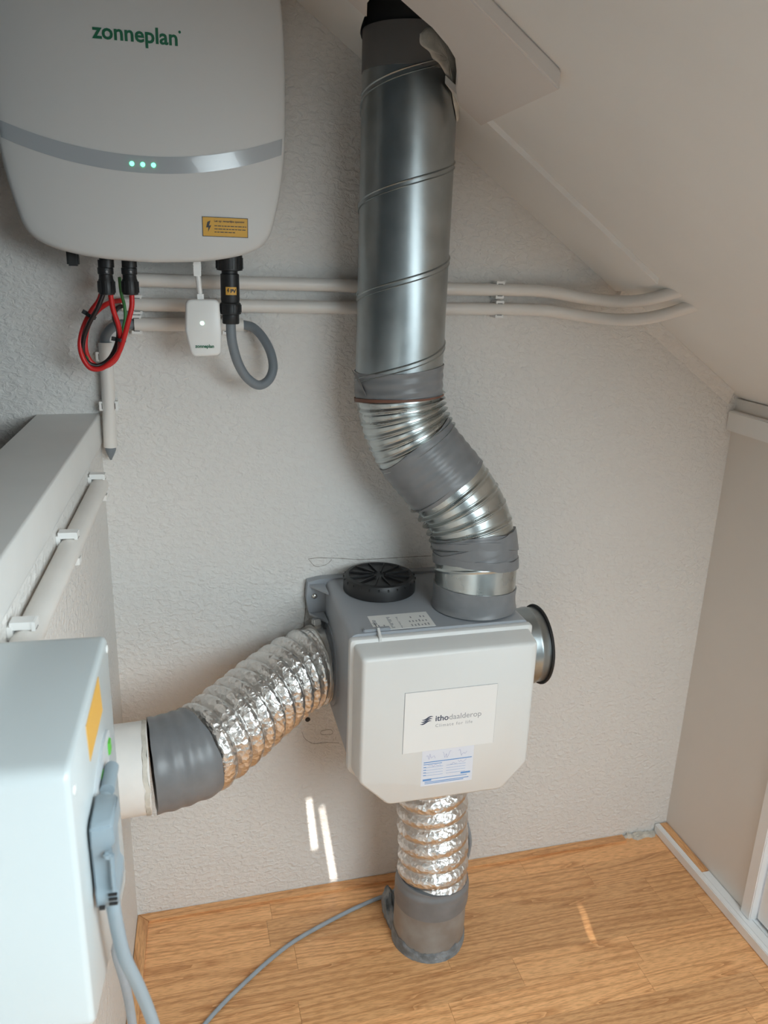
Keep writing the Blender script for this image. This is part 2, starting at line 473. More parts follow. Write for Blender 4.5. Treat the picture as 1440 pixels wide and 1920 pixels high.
def nz(*a): return noise.noise(Vector(a))


def copy_thing(o, loc=None, rot=None):
    c = o.copy(); COL.objects.link(c)
    if loc is not None: c.location = loc
    if rot is not None: c.rotation_euler = rot
    for ch in list(o.children):
        d = ch.copy(); COL.objects.link(d); d.parent = c
        for g in ch.children:
            e = g.copy(); COL.objects.link(e); e.parent = d
    return c


S = 'structure'
# ---------------------------------------------------------------- the setting
LX = -0.101                                            # left wall meets back wall here
LD = Vector((0.053, 0.9986, 0)).normalized()           # left wall runs slightly askew
LN = Vector((LD.y, -LD.x, 0))                          # its normal, into the room
L0 = Vector((LX, 0, 0))


def left(dist, z, off=0.0):                            # point on the left wall, dist towards the camera
    return L0 - LD * dist + LN * off + Vector((0, 0, z))


XR = 0.971
o = bbox('wall_back', -1.3, 1.15, 0.0, 0.12, -1.0, 2.5, WALL); tag(o, kind=S); wall_back = o
# parapet of the stairwell = left wall, with its cap board
a = [left(-0.0, -1.0), left(2.6, -1.0), left(2.6, -1.0, -0.07), left(0, -1.0, -0.07)]
v, f = loft([a, [p + Vector((0, 0, 1.89)) for p in a]]); wl = obj('wall_left', v, f, WALL); tag(wl, kind=S)
# cap: flat top and a fascia that stands a little proud, edge rounded
prof = [(-0.083, 0.909), (-0.0015, 0.9095), (0.0005, 0.9090), (0.0015, 0.9075), (0.0015, 0.868), (0.001, 0.865), (0.0, 0.864), (-0.083, 0.87)]
cap = [[left(dd, z, off) for off, z in prof] for dd in (0.0, 1.3, 2.6)]
v, f = loft(cap); o = obj('trim_1', v, f, LEDGE, None, True, 45); tag(o, kind=S)

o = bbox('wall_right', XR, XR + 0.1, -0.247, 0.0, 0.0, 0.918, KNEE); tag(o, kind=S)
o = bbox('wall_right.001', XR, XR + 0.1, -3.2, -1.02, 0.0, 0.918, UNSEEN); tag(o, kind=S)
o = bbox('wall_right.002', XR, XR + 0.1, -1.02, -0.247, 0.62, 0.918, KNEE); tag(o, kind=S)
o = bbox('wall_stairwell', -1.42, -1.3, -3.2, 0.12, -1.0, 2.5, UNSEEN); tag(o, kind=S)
gp = [Vector((x, -3.3, z)) for x, z in ((-1.42, -1.0), (1.15, -1.0), (1.15, 0.80), (-0.75, 2.11), (-1.42, 1.65))]
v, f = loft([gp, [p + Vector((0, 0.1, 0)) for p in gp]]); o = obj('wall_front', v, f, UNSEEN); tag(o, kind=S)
o = bbox('floor_stairwell', -1.42, -0.17, -3.2, 0.0, -1.1, -1.0, mat('stair_floor', (0.12, 0.10, 0.08), 0.6)); tag(o, kind=S)

# ceiling: right slope as plates around the duct opening and the roof window, left slope plain
OFF = 0.009                                           # boards hang this much below the slope
xs = [-0.75, 0.13, WIN_X0, 0.41, WIN_X1, 1.15]; ys = [-3.3, WIN_Y0, WIN_Y1, -0.33, -0.02, 0.12]
mb = MB()
for i in range(len(xs) - 1):
    for j in range(len(ys) - 1):
        x0, x1, y0, y1 = xs[i], xs[i + 1], ys[j], ys[j + 1]
        if x0 >= WIN_X0 - 1e-6 and x1 <= WIN_X1 + 1e-6 and y0 >= WIN_Y0 - 1e-6 and y1 <= WIN_Y1 + 1e-6: continue
        if x0 >= 0.13 - 1e-6 and x1 <= 0.41 + 1e-6 and abs(y0 + 0.33) < 1e-6: continue
        lo = [roof(x, y, OFF) for x, y in ((x0, y0), (x1, y0), (x1, y1), (x0, y1))]
        mb.add(*loft([lo, [p + Vector((0, 0, 0.12)) for p in lo]]))
ceil = mb.build('ceiling', BOARD); tag(ceil, kind=S)
zr = C_ROOF + M_ROOF * -0.75 + OFF
a = [Vector((-0.75, -3.3, zr)), Vector((-0.75, 0.12, zr)), Vector((-1.42, 0.12, zr - 0.464)), Vector((-1.42, -3.3, zr - 0.464))]
v, f = loft([a, [p + Vector((0, 0, 0.12)) for p in a]]); o = obj('ceiling.001', v, f, UNSEEN); tag(o, kind=S)
# roof space above the opening, its darkness put in as near-black colour
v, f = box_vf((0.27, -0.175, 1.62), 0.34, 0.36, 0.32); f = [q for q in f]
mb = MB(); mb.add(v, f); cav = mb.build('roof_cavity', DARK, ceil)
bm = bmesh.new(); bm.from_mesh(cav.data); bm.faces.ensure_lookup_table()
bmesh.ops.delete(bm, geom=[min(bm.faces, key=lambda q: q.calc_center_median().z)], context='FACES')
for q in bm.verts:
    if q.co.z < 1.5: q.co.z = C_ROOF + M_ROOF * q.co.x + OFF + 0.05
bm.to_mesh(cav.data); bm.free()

# dropped boards: a strip along the back wall and a broad panel round the duct, one opening cut through both
DX, DY, DR = 0.3195, -0.095, 0.0625                    # duct axis and radius
STRIP_W, PAN_O = 0.155, -0.010                        # the panel hangs a little lower than the strip
NP = Vector((-M_ROOF, 0, 1))


def on_panel(px, py, o_): p = on_plane(px, py, roof(0, 0, o_), NP); return (p.x, p.y)


arc = [(DX + 0.066 * math.cos(math.radians(a)), DY - 0.066 * math.sin(math.radians(a))) for a in range(65, -246, -10)]
strip = [(-0.75, -0.0005), (-0.75, -STRIP_W)] + [(0.246, -STRIP_W), (0.2515, -0.105)] + list(reversed(arc[:-7])) + [(DX + 0.0279, -STRIP_W), (0.683, -STRIP_W), (0.706, -0.02), (0.706, -0.0005)]
v, f = plate_with_holes(strip, [], lambda x, y, k: roof(x, y, 0.0 if k == 0 else OFF - 0.0002))
o = bevel(obj('trim_2', v, f, BOARD), 0.0015, 2); tag(o, kind=S)
rim = [on_panel(*q, PAN_O) for q in ((854, 168), (856, 139), (853, 111), (838, 86), (810, 53), (790, 36), (752, 2), (720, -30))]
pe = [on_panel(*q, PAN_O) for q in ((1050, 170), (915, 233))]
panel = [(-0.75, -STRIP_W), (-0.75, pe[0][1]), pe[0], (pe[1][0], -STRIP_W), (0.366, -STRIP_W)] + rim + [(0.238, -0.19), (0.246, -STRIP_W)]
v, f = plate_with_holes(panel, [], lambda x, y, k: roof(x, y, PAN_O if k == 0 else OFF - 0.0002))
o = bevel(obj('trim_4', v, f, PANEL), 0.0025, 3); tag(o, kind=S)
# plaster fillet where the slope meets the wall, below the conduits
fil = []
for i in range(15):
    x = 0.712 + i * (0.955 - 0.712) / 14; w = 0.016 + 0.002 * nz(i * 0.7, 1, 2)
    fil.append([roof(x, -0.0003, OFF - 0.0003), roof(x, -0.0003, -w), roof(x, -0.0045, -w * 0.5), roof(x, -w * 0.75, OFF - 0.0003)])
v, f = loft(fil); o = obj('trim_5', v, f, WALL, None, True, 60); tag(o, kind=S)

# batten on top of the knee wall
o = bbox('trim_3', XR - 0.014, XR - 0.0003, -1.3, -0.001, 0.862, 0.897, BOARD, None, 0.002); tag(o, kind=S)

# roof window behind the camera: frame, and an unseen slit sheet added to cut the sun into streaks
win = bpy.data.objects.new('window_1', None); COL.objects.link(win); tag(win, kind=S)
mb = MB()
for (x0, x1, y0, y1) in ((WIN_X0, WIN_X0 + .03, WIN_Y0, WIN_Y1), (WIN_X1 - .03, WIN_X1, WIN_Y0, WIN_Y1), (WIN_X0, WIN_X1, WIN_Y0, WIN_Y0 + .03), (WIN_X0, WIN_X1, WIN_Y1 - .03, WIN_Y1)):
    lo = [roof(x, y, OFF + 0.03) for x, y in ((x0, y0), (x1, y0), (x1, y1), (x0, y1))]; mb.add(*loft([lo, [p + Vector((0, 0, .10)) for p in lo]]))
mb.build('window_frame', GLOSS, win)
MASK_O = OFF + 0.03


def back_to_mask(p):
    """where the sun ray that ends at p crosses the blind"""
    n = Vector((-M_ROOF, 0, 1)); p0 = roof(0, 0, MASK_O)
    return p - SUN_DIR * ((p - p0).dot(n) / SUN_DIR.dot(n))


def slit(p, q, w0, w1):
    a, b = back_to_mask(p), back_to_mask(q); d = Vector((b.x - a.x, b.y - a.y)); n = Vector((-d.y, d.x)).normalized()
    A, B = Vector((a.x, a.y)), Vector((b.x, b.y))
    return [A - n * w0, A + n * w0, B + n * w1, B - n * w1]


slits = [slit(at(579, 1498, y=0), at(590, 1592, y=0), 0.0012, 0.0018),
         slit(at(603, 1512, y=0), at(626, 1650, y=0), 0.0009, 0.0016),
         slit(at(1088, 1695, z=0), at(1112, 1765, z=0), 0.0005, 0.0010)]
slits = [list(reversed(s)) if sum(s[i].x * s[(i + 1) % 4].y - s[(i + 1) % 4].x * s[i].y for i in range(4)) > 0 else s for s in slits]
v, f = plate_with_holes([(WIN_X0, WIN_Y0), (WIN_X1, WIN_Y0), (WIN_X1, WIN_Y1), (WIN_X0, WIN_Y1)], slits, lambda x, y, k: roof(x, y, MASK_O + 0.001 * k))
obj('sun_mask', v, f, MASKM, win)

# floor: laminate strips, one object each, on a plain slab
fl = bpy.data.objects.new('floor', None); COL.objects.link(fl); tag(fl, kind=S)
mb = MB(); pts = [left(0, -0.06), left(3.2, -0.06), Vector((XR, -3.2, -0.06)), Vector((XR, 0, -0.06))]
mb.add(*loft([pts, [p + Vector((0, 0, 0.055)) for p in pts]])); mb.build('subfloor', mat('pale_bounce_floor', (0.42, 0.42, 0.41), 0.7), fl)  # left bare out of view in pale grey, added to bounce neutral light
ROW = 0.058; y = -0.0015; k = 0; rr = random.Random(11)
PIPE_C = Vector((0.394, -0.152, 0))
while y > -1.36:
    x = LX + 0.012 - rr.random() * 0.35; xl_row = LX - 0.06 * abs(y) + 0.0
    while x < 0.945:
        L = 0.20 + rr.random() * 0.32; x0, x1 = max(x, xl_row), min(x + L, 0.946)
        if x1 - x0 > 0.004:
            g = 0.00018
            v, f = box_vf(((x0 + x1) / 2, y - ROW / 2, -0.004), x1 - x0 - 2 * g, ROW - 2 * g, 0.008)
            me_v = [p - Vector(((x0 + x1) / 2, y - ROW / 2, 0)) for p in v]
            o = obj('plank', me_v, f, WOOD, fl); o.location = ((x0 + x1) / 2, y - ROW / 2, 0)
        x += L
    y -= ROW; k += 1

# edging strip along the back wall (stops short of the corner) and the mitred one along the left wall
EH = 0.0045
a = [Vector((LX + 0.002, -0.001, 0)), Vector((LX + 0.0195, -0.019, 0)), Vector((0.868, -0.019, 0)), Vector((0.868, -0.001, 0))]
v, f = loft([[p + Vector((0, 0, 0.0003)) for p in a], [p + Vector((0, 0, EH)) for p in a]]); o = obj('baseboard_back', v, f, WOOD); tag(o, kind=S)
a = [left(0.001, 0, 0.001), left(1.0, 0, 0.001), left(1.0, 0, 0.0185), left(0.0185, 0, 0.0195)]
v, f = loft([[p + Vector((0, 0, 0.0003)) for p in a], [p + Vector((0, 0, EH)) for p in a]]); o = obj('baseboard_left', v, f, WOODY); tag(o, kind=S)
# bare plaster where the strip stops
mb = MB()
for i in range(9):
    x = 0.873 + i * 0.008; w = 0.008 + rr.random() * 0.006; h = 0.003 + rr.random() * 0.005; d = 0.008 + rr.random() * 0.012
    n = 7; lo = [Vector((x + w * math.cos(2 * PI * t / n) * (0.7 + 0.5 * rr.random()), -d / 2 - 0.001 + d / 2 * math.sin(2 * PI * t / n), 0.0002)) for t in range(n)]
    hi = [Vector((x + (p.x - x) * 0.6, p.y * 0.8 - 0.0005, h * (0.6 + 0.6 * rr.random()))) for p in lo]
    mb.add(*loft([lo, hi]))
o = mb.build('plaster_crumbs', PLASTER); tag(o, 'broken pale plaster filler left at the floor in the right corner', 'plaster rubble', kind='stuff')

# plinth along the right wall
pl = bpy.data.objects.new('baseboard_right', None); COL.objects.link(pl); tag(pl, kind=S)
bbox('plinth_lip', 0.942, 0.953, -1.6, -0.003, 0.0003, 0.021, GLOSS, pl, 0.0015)
bbox('plinth_board', 0.9532, 0.9705, -1.6, -0.146, 0.0003, 0.019, GLOSS, pl, 0.001)
bbox('wood_infill', 0.9534, 0.9703, -0.1455, -0.003, 0.0003, 0.0195, WOODY, pl, 0.0006)['label'] = 'short oak laminate strip laid in the white plinth'

# closet door in the knee wall, only its hinge-side post and a sliver of panel in view
dr = bpy.data.objects.new('door_1', None); COL.objects.link(dr); tag(dr, kind=S)
bbox('door_post', XR - 0.009, XR + 0.02, -0.272, -0.2475, 0.0192, 0.62, GLOSS, dr, 0.0015)
bbox('door_panel', XR + 0.004, XR + 0.02, -1.01, -0.276, 0.026, 0.62, GLOSS, dr, 0.001)
bbox('door_sill', XR - 0.0002, XR + 0.03, -1.0198, -0.2475, 0.0003, 0.019, GLOSS, dr)
bbox('door_gap_shade', XR + 0.012, XR + 0.02, -1.01, -0.274, 0.0195, 0.0255, DARK, dr)  # solid dark strip in place of the shade under the panel

# old paint outlines and plug holes left on the back wall
def wall_line(name, px, w=0.0007):
    pts = []
    P = [at(x, y, y=-0.0002) for x, y in px]
    C = catmull(P, 6); mb = MB()
    for i in range(len(C) - 1):
        t = (C[i + 1] - C[i]); n = Vector((-t.z, 0, t.x)).normalized(); ww = w * (0.5 + 0.9 * abs(nz(i * 0.37, len(px), 1)))
        q = [C[i] - n * ww, C[i + 1] - n * ww, C[i + 1] + n * ww, C[i] + n * ww]
        mb.add(*loft([[p.copy() for p in q], [p + Vector((0, -0.0004, 0)) for p in q]]))
    return mb.build(name, LINE, wall_back)


wall_line('paint_crack', [(808, 1042), (770, 1044), (720, 1047), (675, 1049), (640, 1047), (600, 1046), (578, 1048)])
wall_line('paint_crack', [(578, 1048), (592, 1062), (612, 1058), (622, 1049)], 0.0005)
wall_line('paint_crack', [(574, 1086), (571, 1110), (573, 1140), (570, 1172), (572, 1200)], 0.0008)
wall_line('paint_crack', [(566, 1372), (572, 1385), (588, 1394), (612, 1392), (636, 1393)], 0.0005)
wall_line('paint_crack', [(603, 1370), (618, 1368), (624, 1372), (620, 1377), (604, 1377), (601, 1373), (604, 1370)], 0.0004)
lathe('plug_hole', [(0.0001, 0), (0.0045, 0), (0.0045, 0.0006), (0.0001, 0.0006)], at(577, 1349, y=-0.0001), (0, -1, 0), RUBBER, wall_back, 14)

# ---------------------------------------------------------------- main ventilation duct
duct = thing('ventilation_duct', (0.434, -0.15, 0.632), 'galvanised spiral duct with taped elbows rising from the grey fan box to the roof', 'duct')
cl = [(DX, DY, 1.47), (DX, DY, 1.3), (DX, DY, 1.15), (DX, DY, 1.03), (DX, DY, 0.965), (0.3225, -0.097, 0.93), (0.332, -0.101, 0.899), (0.348, -0.106, 0.870), (0.371, -0.113, 0.842), (0.394, -0.121, 0.815), (0.415, -0.129, 0.786),
      (0.430, -0.137, 0.752), (0.4365, -0.144, 0.715), (0.437, -0.149, 0.680), (0.436, -0.151, 0.655), (0.436, -0.152, 0.6325)]
DP = Path(catmull(cl, 14), up=(1, 0, 0))               # theta 0 = towards +x


def s_at(px, py):                                       # arc length whose axis point projects nearest to a measured pixel
    best = None
    r = ray(px, py).normalized()
    for i in range(len(DP.p)):
        w = DP.p[i] + Vector((0, -0.058, 0)) - CAM; d = (w - r * w.dot(r)).length
        if best is None or d < best[0]: best = (d, DP.s[i])
    return best[1]


S_STEEL = 1.47 - 1.362
S_TAPE1 = s_at(750, 700); S_ELB1 = s_at(751, 757); S_MID0 = s_at(790, 838); S_MID1 = s_at(853, 908) + 0.020
S_ELB2 = s_at(890, 1012); S_WR = s_at(888, 1078); S_BARE = s_at(886, 1118); S_END = DP.L
# black sleeve, dark tape below it, plain pipe
v, f = DP.sweep(-0.25, 1.47 - 1.409, 0.0605, 6, 64); obj('rubber_sleeve', v, f, RUBBER, duct, True, 60)['label'] = 'black sleeve where the duct enters the roof'
v, f = DP.sweep(1.47 - 1.411, S_STEEL, lambda s, th: 0.0632 + 0.0004 * nz(math.cos(th) * 2, math.sin(th) * 2, s * 60), 14, 72, skew=lambda q, th: 0.0015 * nz(math.cos(th), math.sin(th), q * 3)); obj('tape', v, f, TAPED, duct, True, 60)
v, f = DP.sweep(S_STEEL - 0.01, S_TAPE1 + 0.01, DR, 60, 96); pipe = obj('spiral_pipe', v, f, GALV, duct, True, 60)
# helical lock seam: a low double-edged ribbon, one sub-part per turn
PITCH = 0.121; sd = math.tan(0)


def seam(z_left, name='seam'):
    """one turn that shows on the front from low left (z_left) to high right"""
    prof = [(-0.0042, 0.0001), (-0.0036, 0.0017), (-0.0022, 0.0006), (0.0018, 0.0006), (0.0030, 0.0019), (0.0042, 0.0001)]
    loops = []
    for k in range(97):
        a = k / 96; th = PI - 0.05 + a * 2 * PI * (0.6 if z_left > 1.3 else 1.0)          # start at the left, sweep round the front (-y), on to the back
        z = z_left + PITCH * a * (0.6 if z_left > 1.3 else 1.0)
        loops.append([Vector((DX + (DR + h) * math.cos(th), DY + (DR + h) * math.sin(th), z + w)) for w, h in prof])
    v, f = loft(loops); return obj(name, v, f, GALV, pipe, True, 30)


for zl in (0.966, 1.081, 1.202, 1.331):
    seam(zl)

# upper tape with its torn, rusty lower edge
def wrinkle(base, amp, k1=3.0, k2=90.0, seed=0.0):
    return lambda s, th: base + amp * (abs(nz(math.cos(th) * k1 + seed, math.sin(th) * k1, s * k2)) * 1.6 - 0.3) + 0.0006 * math.sin(s * 420 + 2.0 * math.cos(th + seed))


v, f = DP.sweep(S_TAPE1, S_ELB1, wrinkle(0.0636, 0.0008), 26, 96, skew=lambda q, th: (0.007 * math.cos(th) * -1 * (1 - q) + 0.002 * nz(math.cos(th) * 2, math.sin(th) * 2, q)))
obj('tape', v, f, TAPE, duct, True, 60)
v, f = DP.sweep(S_ELB1 - 0.0025, S_ELB1 + 0.0016, 0.0652, 3, 72, skew=lambda q, th: 0.0015 * math.sin(2 * th)); obj('tape_edge', v, f, RUST, duct, True, 60)['label'] = 'rusty brown lower edge of the tape'
# loose flap of tape at the left
mb = MB(); A = at(668, 706, y=DY - 0.012); P = []
for i in range(7):
    row = []
    for j in range(5):
        t = i / 6; u = j / 4
        row.append(at(674 + 14 * t + 3 * u, 700 + 42 * t + 26 * u * (1 - t), y=DY - 0.012 - 0.02 * t) + Vector((-0.010 * (1 - t) * (1 - u) ** 2 - 0.002, -0.012 * math.sin(u * 2.2) * (1 - t), 0.006 * (1 - t) * (1 - u))))
    P.append(row)
vs = [p for r_ in P for p in r_]; fs = [(i * 5 + j, i * 5 + j + 1, (i + 1) * 5 + j + 1, (i + 1) * 5 + j) for i in range(6) for j in range(4)]
nv = len(vs); vs2 = vs + [p + Vector((0.0006, 0.0006, 0)) for p in vs]; fs = fs + [tuple(i + nv for i in reversed(q)) for q in fs]
obj('tape_flap', vs2, fs, TAPED, duct, True, 60)['label'] = 'torn loose flap of grey tape'


def elbow(s0, s1, n, inner_th, lean=0.0):
    """pleated steel bend: plain bands with thin raised pleats that bunch on the inside of the bend"""
    step = (s1 - s0) / n

    def rf(s, th):
        q = (s - s0) / step; d = abs(q - round(q)) * step; inn = 0.5 + 0.5 * math.cos(th - inner_th)
        a = 0.0014 + 0.0062 * inn ** 2.2
        g = -0.0009 * math.exp(-((d - 0.0032) / 0.0013) ** 2)
        return 0.0615 + a * math.exp(-(d / 0.0015) ** 2) + g - 0.0016 * inn + 0.0003 * nz(math.cos(th) * 3, math.sin(th) * 3, s * 50)
    return DP.sweep(s0, s1, rf, n * 56, 110)


v, f = elbow(S_ELB1 - 0.003, S_MID0 + 0.020, 6, 0.0); obj('elbow', v, f, ELBOW, duct, True, 70)
v, f = DP.sweep(S_MID0, S_MID1, wrinkle(0.0632, 0.0004, 2.0, 40, 3), 30, 96, skew=lambda q, th: (0.006 - 0.010 * math.cos(th)) * (1 - q) + 0.003 * nz(math.cos(th) * 1.5, math.sin(th) * 1.5, q * 0.5 + 4)); obj('tape', v, f, TAPE, duct, True, 60)
v, f = elbow(S_MID1 - 0.006, S_ELB2 + 0.026, 5, PI); obj('elbow', v, f, ELBOW, duct, True, 70)
v, f = DP.sweep(S_ELB2, S_WR, lambda s, th: 0.0630 + 0.0020 * abs(nz(math.cos(th) * 1.2 + s * 14, math.sin(th) * 1.2, s * 62 + 1.4 * math.cos(th + 1))) + 0.0012 * math.exp(-(((s - S_ELB2) / 0.045 - 0.55 - 0.32 * math.cos(th + 0.5)) / 0.07) ** 2), 60, 128,
                skew=lambda q, th: (0.011 + 0.011 * math.cos(th)) * (1 - q) + 0.004 * math.cos(th + 0.6) * q + 0.0015 * nz(math.cos(th) * 3, math.sin(th) * 3, 7)); obj('tape', v, f, TAPE, duct, True, 60)
for c0, tilt, hw, ph in ((0.48, 0.012, 0.006, 0.2), (0.66, 0.012, 0.009, 2.6), (0.85, 0.010, 0.006, -0.5)):
    sm = S_ELB2 + (S_WR - S_ELB2) * c0
    v, f = DP.sweep(sm - hw, sm + hw, lambda s, th: 0.0650 + 0.0012 * nz(math.cos(th) * 2 + ph, math.sin(th) * 2, s * 50), 16, 110, skew=lambda q, th: tilt * math.cos(th + ph) + 0.002 * nz(math.cos(th) * 3, math.sin(th) * 3, ph + q)); obj('tape', v, f, TAPE, duct, True, 50)
v, f = DP.sweep(S_WR - 0.01, S_BARE + 0.01, lambda s, th: 0.0618 + 0.0014 * math.exp(-((s - S_WR - 0.013 + 0.010 * math.sin(th)) / 0.0016) ** 2), 40, 96); obj('collar_pipe', v, f, ELBOW, duct, True, 60)
v, f = DP.sweep(S_BARE, S_END, lambda s, th: 0.0630 + 0.0010 * abs(nz(math.cos(th) * 2.5, math.sin(th) * 2.5, s * 70)) + 0.0022 * max(0, (s - S_END + 0.010) / 0.010) ** 2, 30, 128); obj('tape', v, f, TAPE, duct, True, 60)
# plaster smeared on the duct next to the opening
patch = [(-1.70, 1.395), (-1.68, 1.384), (-1.50, 1.377), (-1.42, 1.370), (-1.28, 1.366), (-1.12, 1.357), (-0.92, 1.345), (-0.76, 1.326), (-0.55, 1.312), (-0.35, 1.31), (-0.45, 1.345), (-0.85, 1.380), (-1.05, 1.392), (-1.30, 1.398), (-1.52, 1.404)]
pc = catmull([Vector((a, z, 0)) for a, z in patch] + [Vector((patch[0][0], patch[0][1], 0))], 5)[:-1]
cx = -1.08; cz = 1.371; loops = []
for q, r_ in ((1.0, 0.0634), (0.95, 0.0652), (0.75, 0.0662), (0.4, 0.0668), (0.05, 0.0668)):
    loops.append([Vector((DX + (r_ + 0.0006 * nz(p.x * 9, p.y * 90, q)) * math.cos(cx + (p.x - cx) * q), DY + (r_ + 0.0006 * nz(p.x * 9, p.y * 90, q)) * math.sin(cx + (p.x - cx) * q), cz + (p.y - cz) * q)) for p in pc])
v, f = loft(loops, False, True); obj('plaster_patch', v, f, PLASTER, duct, True, 60)['label'] = 'cream plaster smeared over the tape by the ceiling hole'

# ---------------------------------------------------------------- fan unit
fan = thing('fan_unit', (0.36, -0.0, 0.377), 'grey mechanical ventilation box with white cover hung on the back wall', 'fan unit')
XA, XB, ZT = 0.2275, 0.4985, 0.632


def ring(pts, y): return [Vector((p.x, y, p.y)) for p in pts]


# body: five-sided shell, bottom corners cut off, a little narrower at the wall
def body_pts(g): return [(XA + 0.045 - 0.0, 0.375 + g), (XB - 0.045, 0.375 + g), (XB - g, 0.425), (XB - g, ZT - g * 0.2), (XA + g, ZT - g * 0.2), (XA + g, 0.425)]


loops = []
for yy, g in ((-0.0165, 0.0035), (-0.035, 0.003), (-0.12, 0.0015), (-0.205, 0.0), (-0.2185, 0.0)):
    loops.append(ring(poly_round(body_pts(g), 0.012, 5), yy))
v, f = loft(loops); obj('body', v, f, UNITG, fan, True, 35)
# wall flange with an ear at the top left
fl_pts = [(0.262, 0.40), (0.47, 0.40), (0.507, 0.44), (0.507, 0.634), (0.27, 0.6375), (0.262, 0.634), (0.224, 0.634), (0.201, 0.630), (0.199, 0.60), (0.203, 0.575), (0.224, 0.556), (0.224, 0.445)]
slab('wall_flange', fl_pts, (0, -0.0005, 0), (1, 0, 0), (0, 0, 1), 0.016, UNITG, fan)
for zz in (0.622, 0.572):
    mb = MB(); mb.add(*loft([[Vector((0.2035, -0.017, zz)), Vector((0.228, -0.017, zz)), Vector((0.228, -0.055, zz))], [Vector((0.2035, -0.017, zz + 0.004)), Vector((0.228, -0.017, zz + 0.004)), Vector((0.228, -0.055, zz + 0.004))]]))
    mb.build('ear_rib', UNITG, fan)
lathe('screw', [(0.0045, 0), (0.0045, 0.002), (0.003, 0.0035), (0.0001, 0.004)], (0.212, -0.0165, 0.605), (0, -1, 0), STEEL, fan, 16)
mb = MB()
mb.add(*lathe_vf([(0.010, 0), (0.010, 0.012), (0.006, 0.014)], (0.244, -0.006, 0.415), (0, -1, 0), 16)); mb.build('lower_lug', UNITG, fan, True, 40)
# cover: lip, sloping skirt, flat face
CP = [(0.277, 0.3765), (0.455, 0.3765), (0.493, 0.419), (0.493, 0.6195), (0.2335, 0.6195), (0.2335, 0.420)]
loops = []
for yy, ins in ((-0.2165, -0.0035), (-0.2165, -0.0075), (-0.2185, -0.0085), (-0.2255, -0.0085), (-0.2275, -0.0075), (-0.2285, -0.0045), (-0.2295, -0.003), (-0.262, 0.0), (-0.2665, 0.0015), (-0.269, 0.005)):
    loops.append(ring(poly_round(poly_inset(CP, ins), 0.006, 5), yy))
v, f = loft(loops); cover = obj('cover', v, f, COVER, fan, True, 40)
# round black blanking cap with ribs
CC = Vector((0.308, -0.0655, ZT))
cap_o = lathe('blanking_cap', [(0.052, -0.0015), (0.0575, 0.0005), (0.0575, 0.018), (0.0545, 0.0235), (0.049, 0.025), (0.047, 0.0225), (0.012, 0.0215), (0.0001, 0.0215)], CC, (0, 0, 1), BLACK, fan, 72)
for k in range(12):
    a = 2 * PI * k / 12 + 0.12; d = Vector((math.cos(a), math.sin(a), 0)); t = Vector((-d.y, d.x, 0))
    v, f = box_vf(CC + d * 0.030 + Vector((0, 0, 0.0238)), 0.040, 0.0014, 0.0030, d, t); obj('rib', v, f, BLACK, cap_o)
for k in range(24):
    a = 2 * PI * k / 24; d = Vector((math.cos(a), math.sin(a), 0)); t = Vector((-d.y, d.x, 0))
    v, f = box_vf(CC + d * 0.0572 + Vector((0, 0, 0.0190)), 0.0016, 0.0022, 0.0035, d, t); obj('grip', v, f, BLACK, cap_o)
# short steel spigot out of the right-hand side
spx = 0.498; SPC = Vector((spx, -0.105, 0.527))
sp = lathe('side_spigot', [(0.062, -0.004), (0.062, 0.055), (0.0635, 0.057), (0.0635, 0.061), (0.062, 0.063), (0.062, 0.074), (0.058, 0.074), (0.058, 0.0), (0.0001, 0.0)], SPC, (1, 0, 0), GALV, fan, 64)
sp['label'] = 'open galvanised pipe stub on the right side'
lathe('rubber_rim', [(0.0585, 0.0735), (0.0658, 0.0735), (0.0668, 0.0755), (0.0658, 0.0775), (0.0585, 0.0775), (0.0575, 0.0755)], SPC, (1, 0, 0), RUBBER, sp, 64)
# left spigot ring
lathe('hose_spigot', [(0.0655, -0.006), (0.0655, 0.001), (0.0590, 0.003), (0.0590, 0.012), (0.0001, 0.012)], (XA + 0.002, -0.062, 0.503), (-1, 0, 0), UNITG, fan, 56)
lathe('hose_spigot', [(0.063, -0.006), (0.063, 0.006), (0.057, 0.02), (0.0001, 0.02)], (0.394, -0.135, 0.377), (0, 0, -1), UNITG, fan, 56)
# grey latch and white finger on the top edge
bbox('latch', 0.2475, 0.287, -0.2155, -0.207, ZT - 0.001, ZT + 0.0035, UNITG, fan, 0.0012)
v, f = loft([[Vector((0.2665, -0.2165, ZT + 0.006)), Vector((0.2700, -0.2165, ZT + 0.006)), Vector((0.2700, -0.2165, ZT - 0.001)), Vector((0.2665, -0.2165, ZT - 0.001))],
             [Vector((0.2665, -0.231, ZT - 0.002)), Vector((0.2700, -0.231, ZT - 0.002)), Vector((0.2700, -0.229, ZT - 0.016)), Vector((0.2665, -0.229, ZT - 0.016))]]); obj('cover_clip', v, f, COVER, fan)

FX, FZ = Vector((1, 0, 0)), Vector((0, 0, 1))
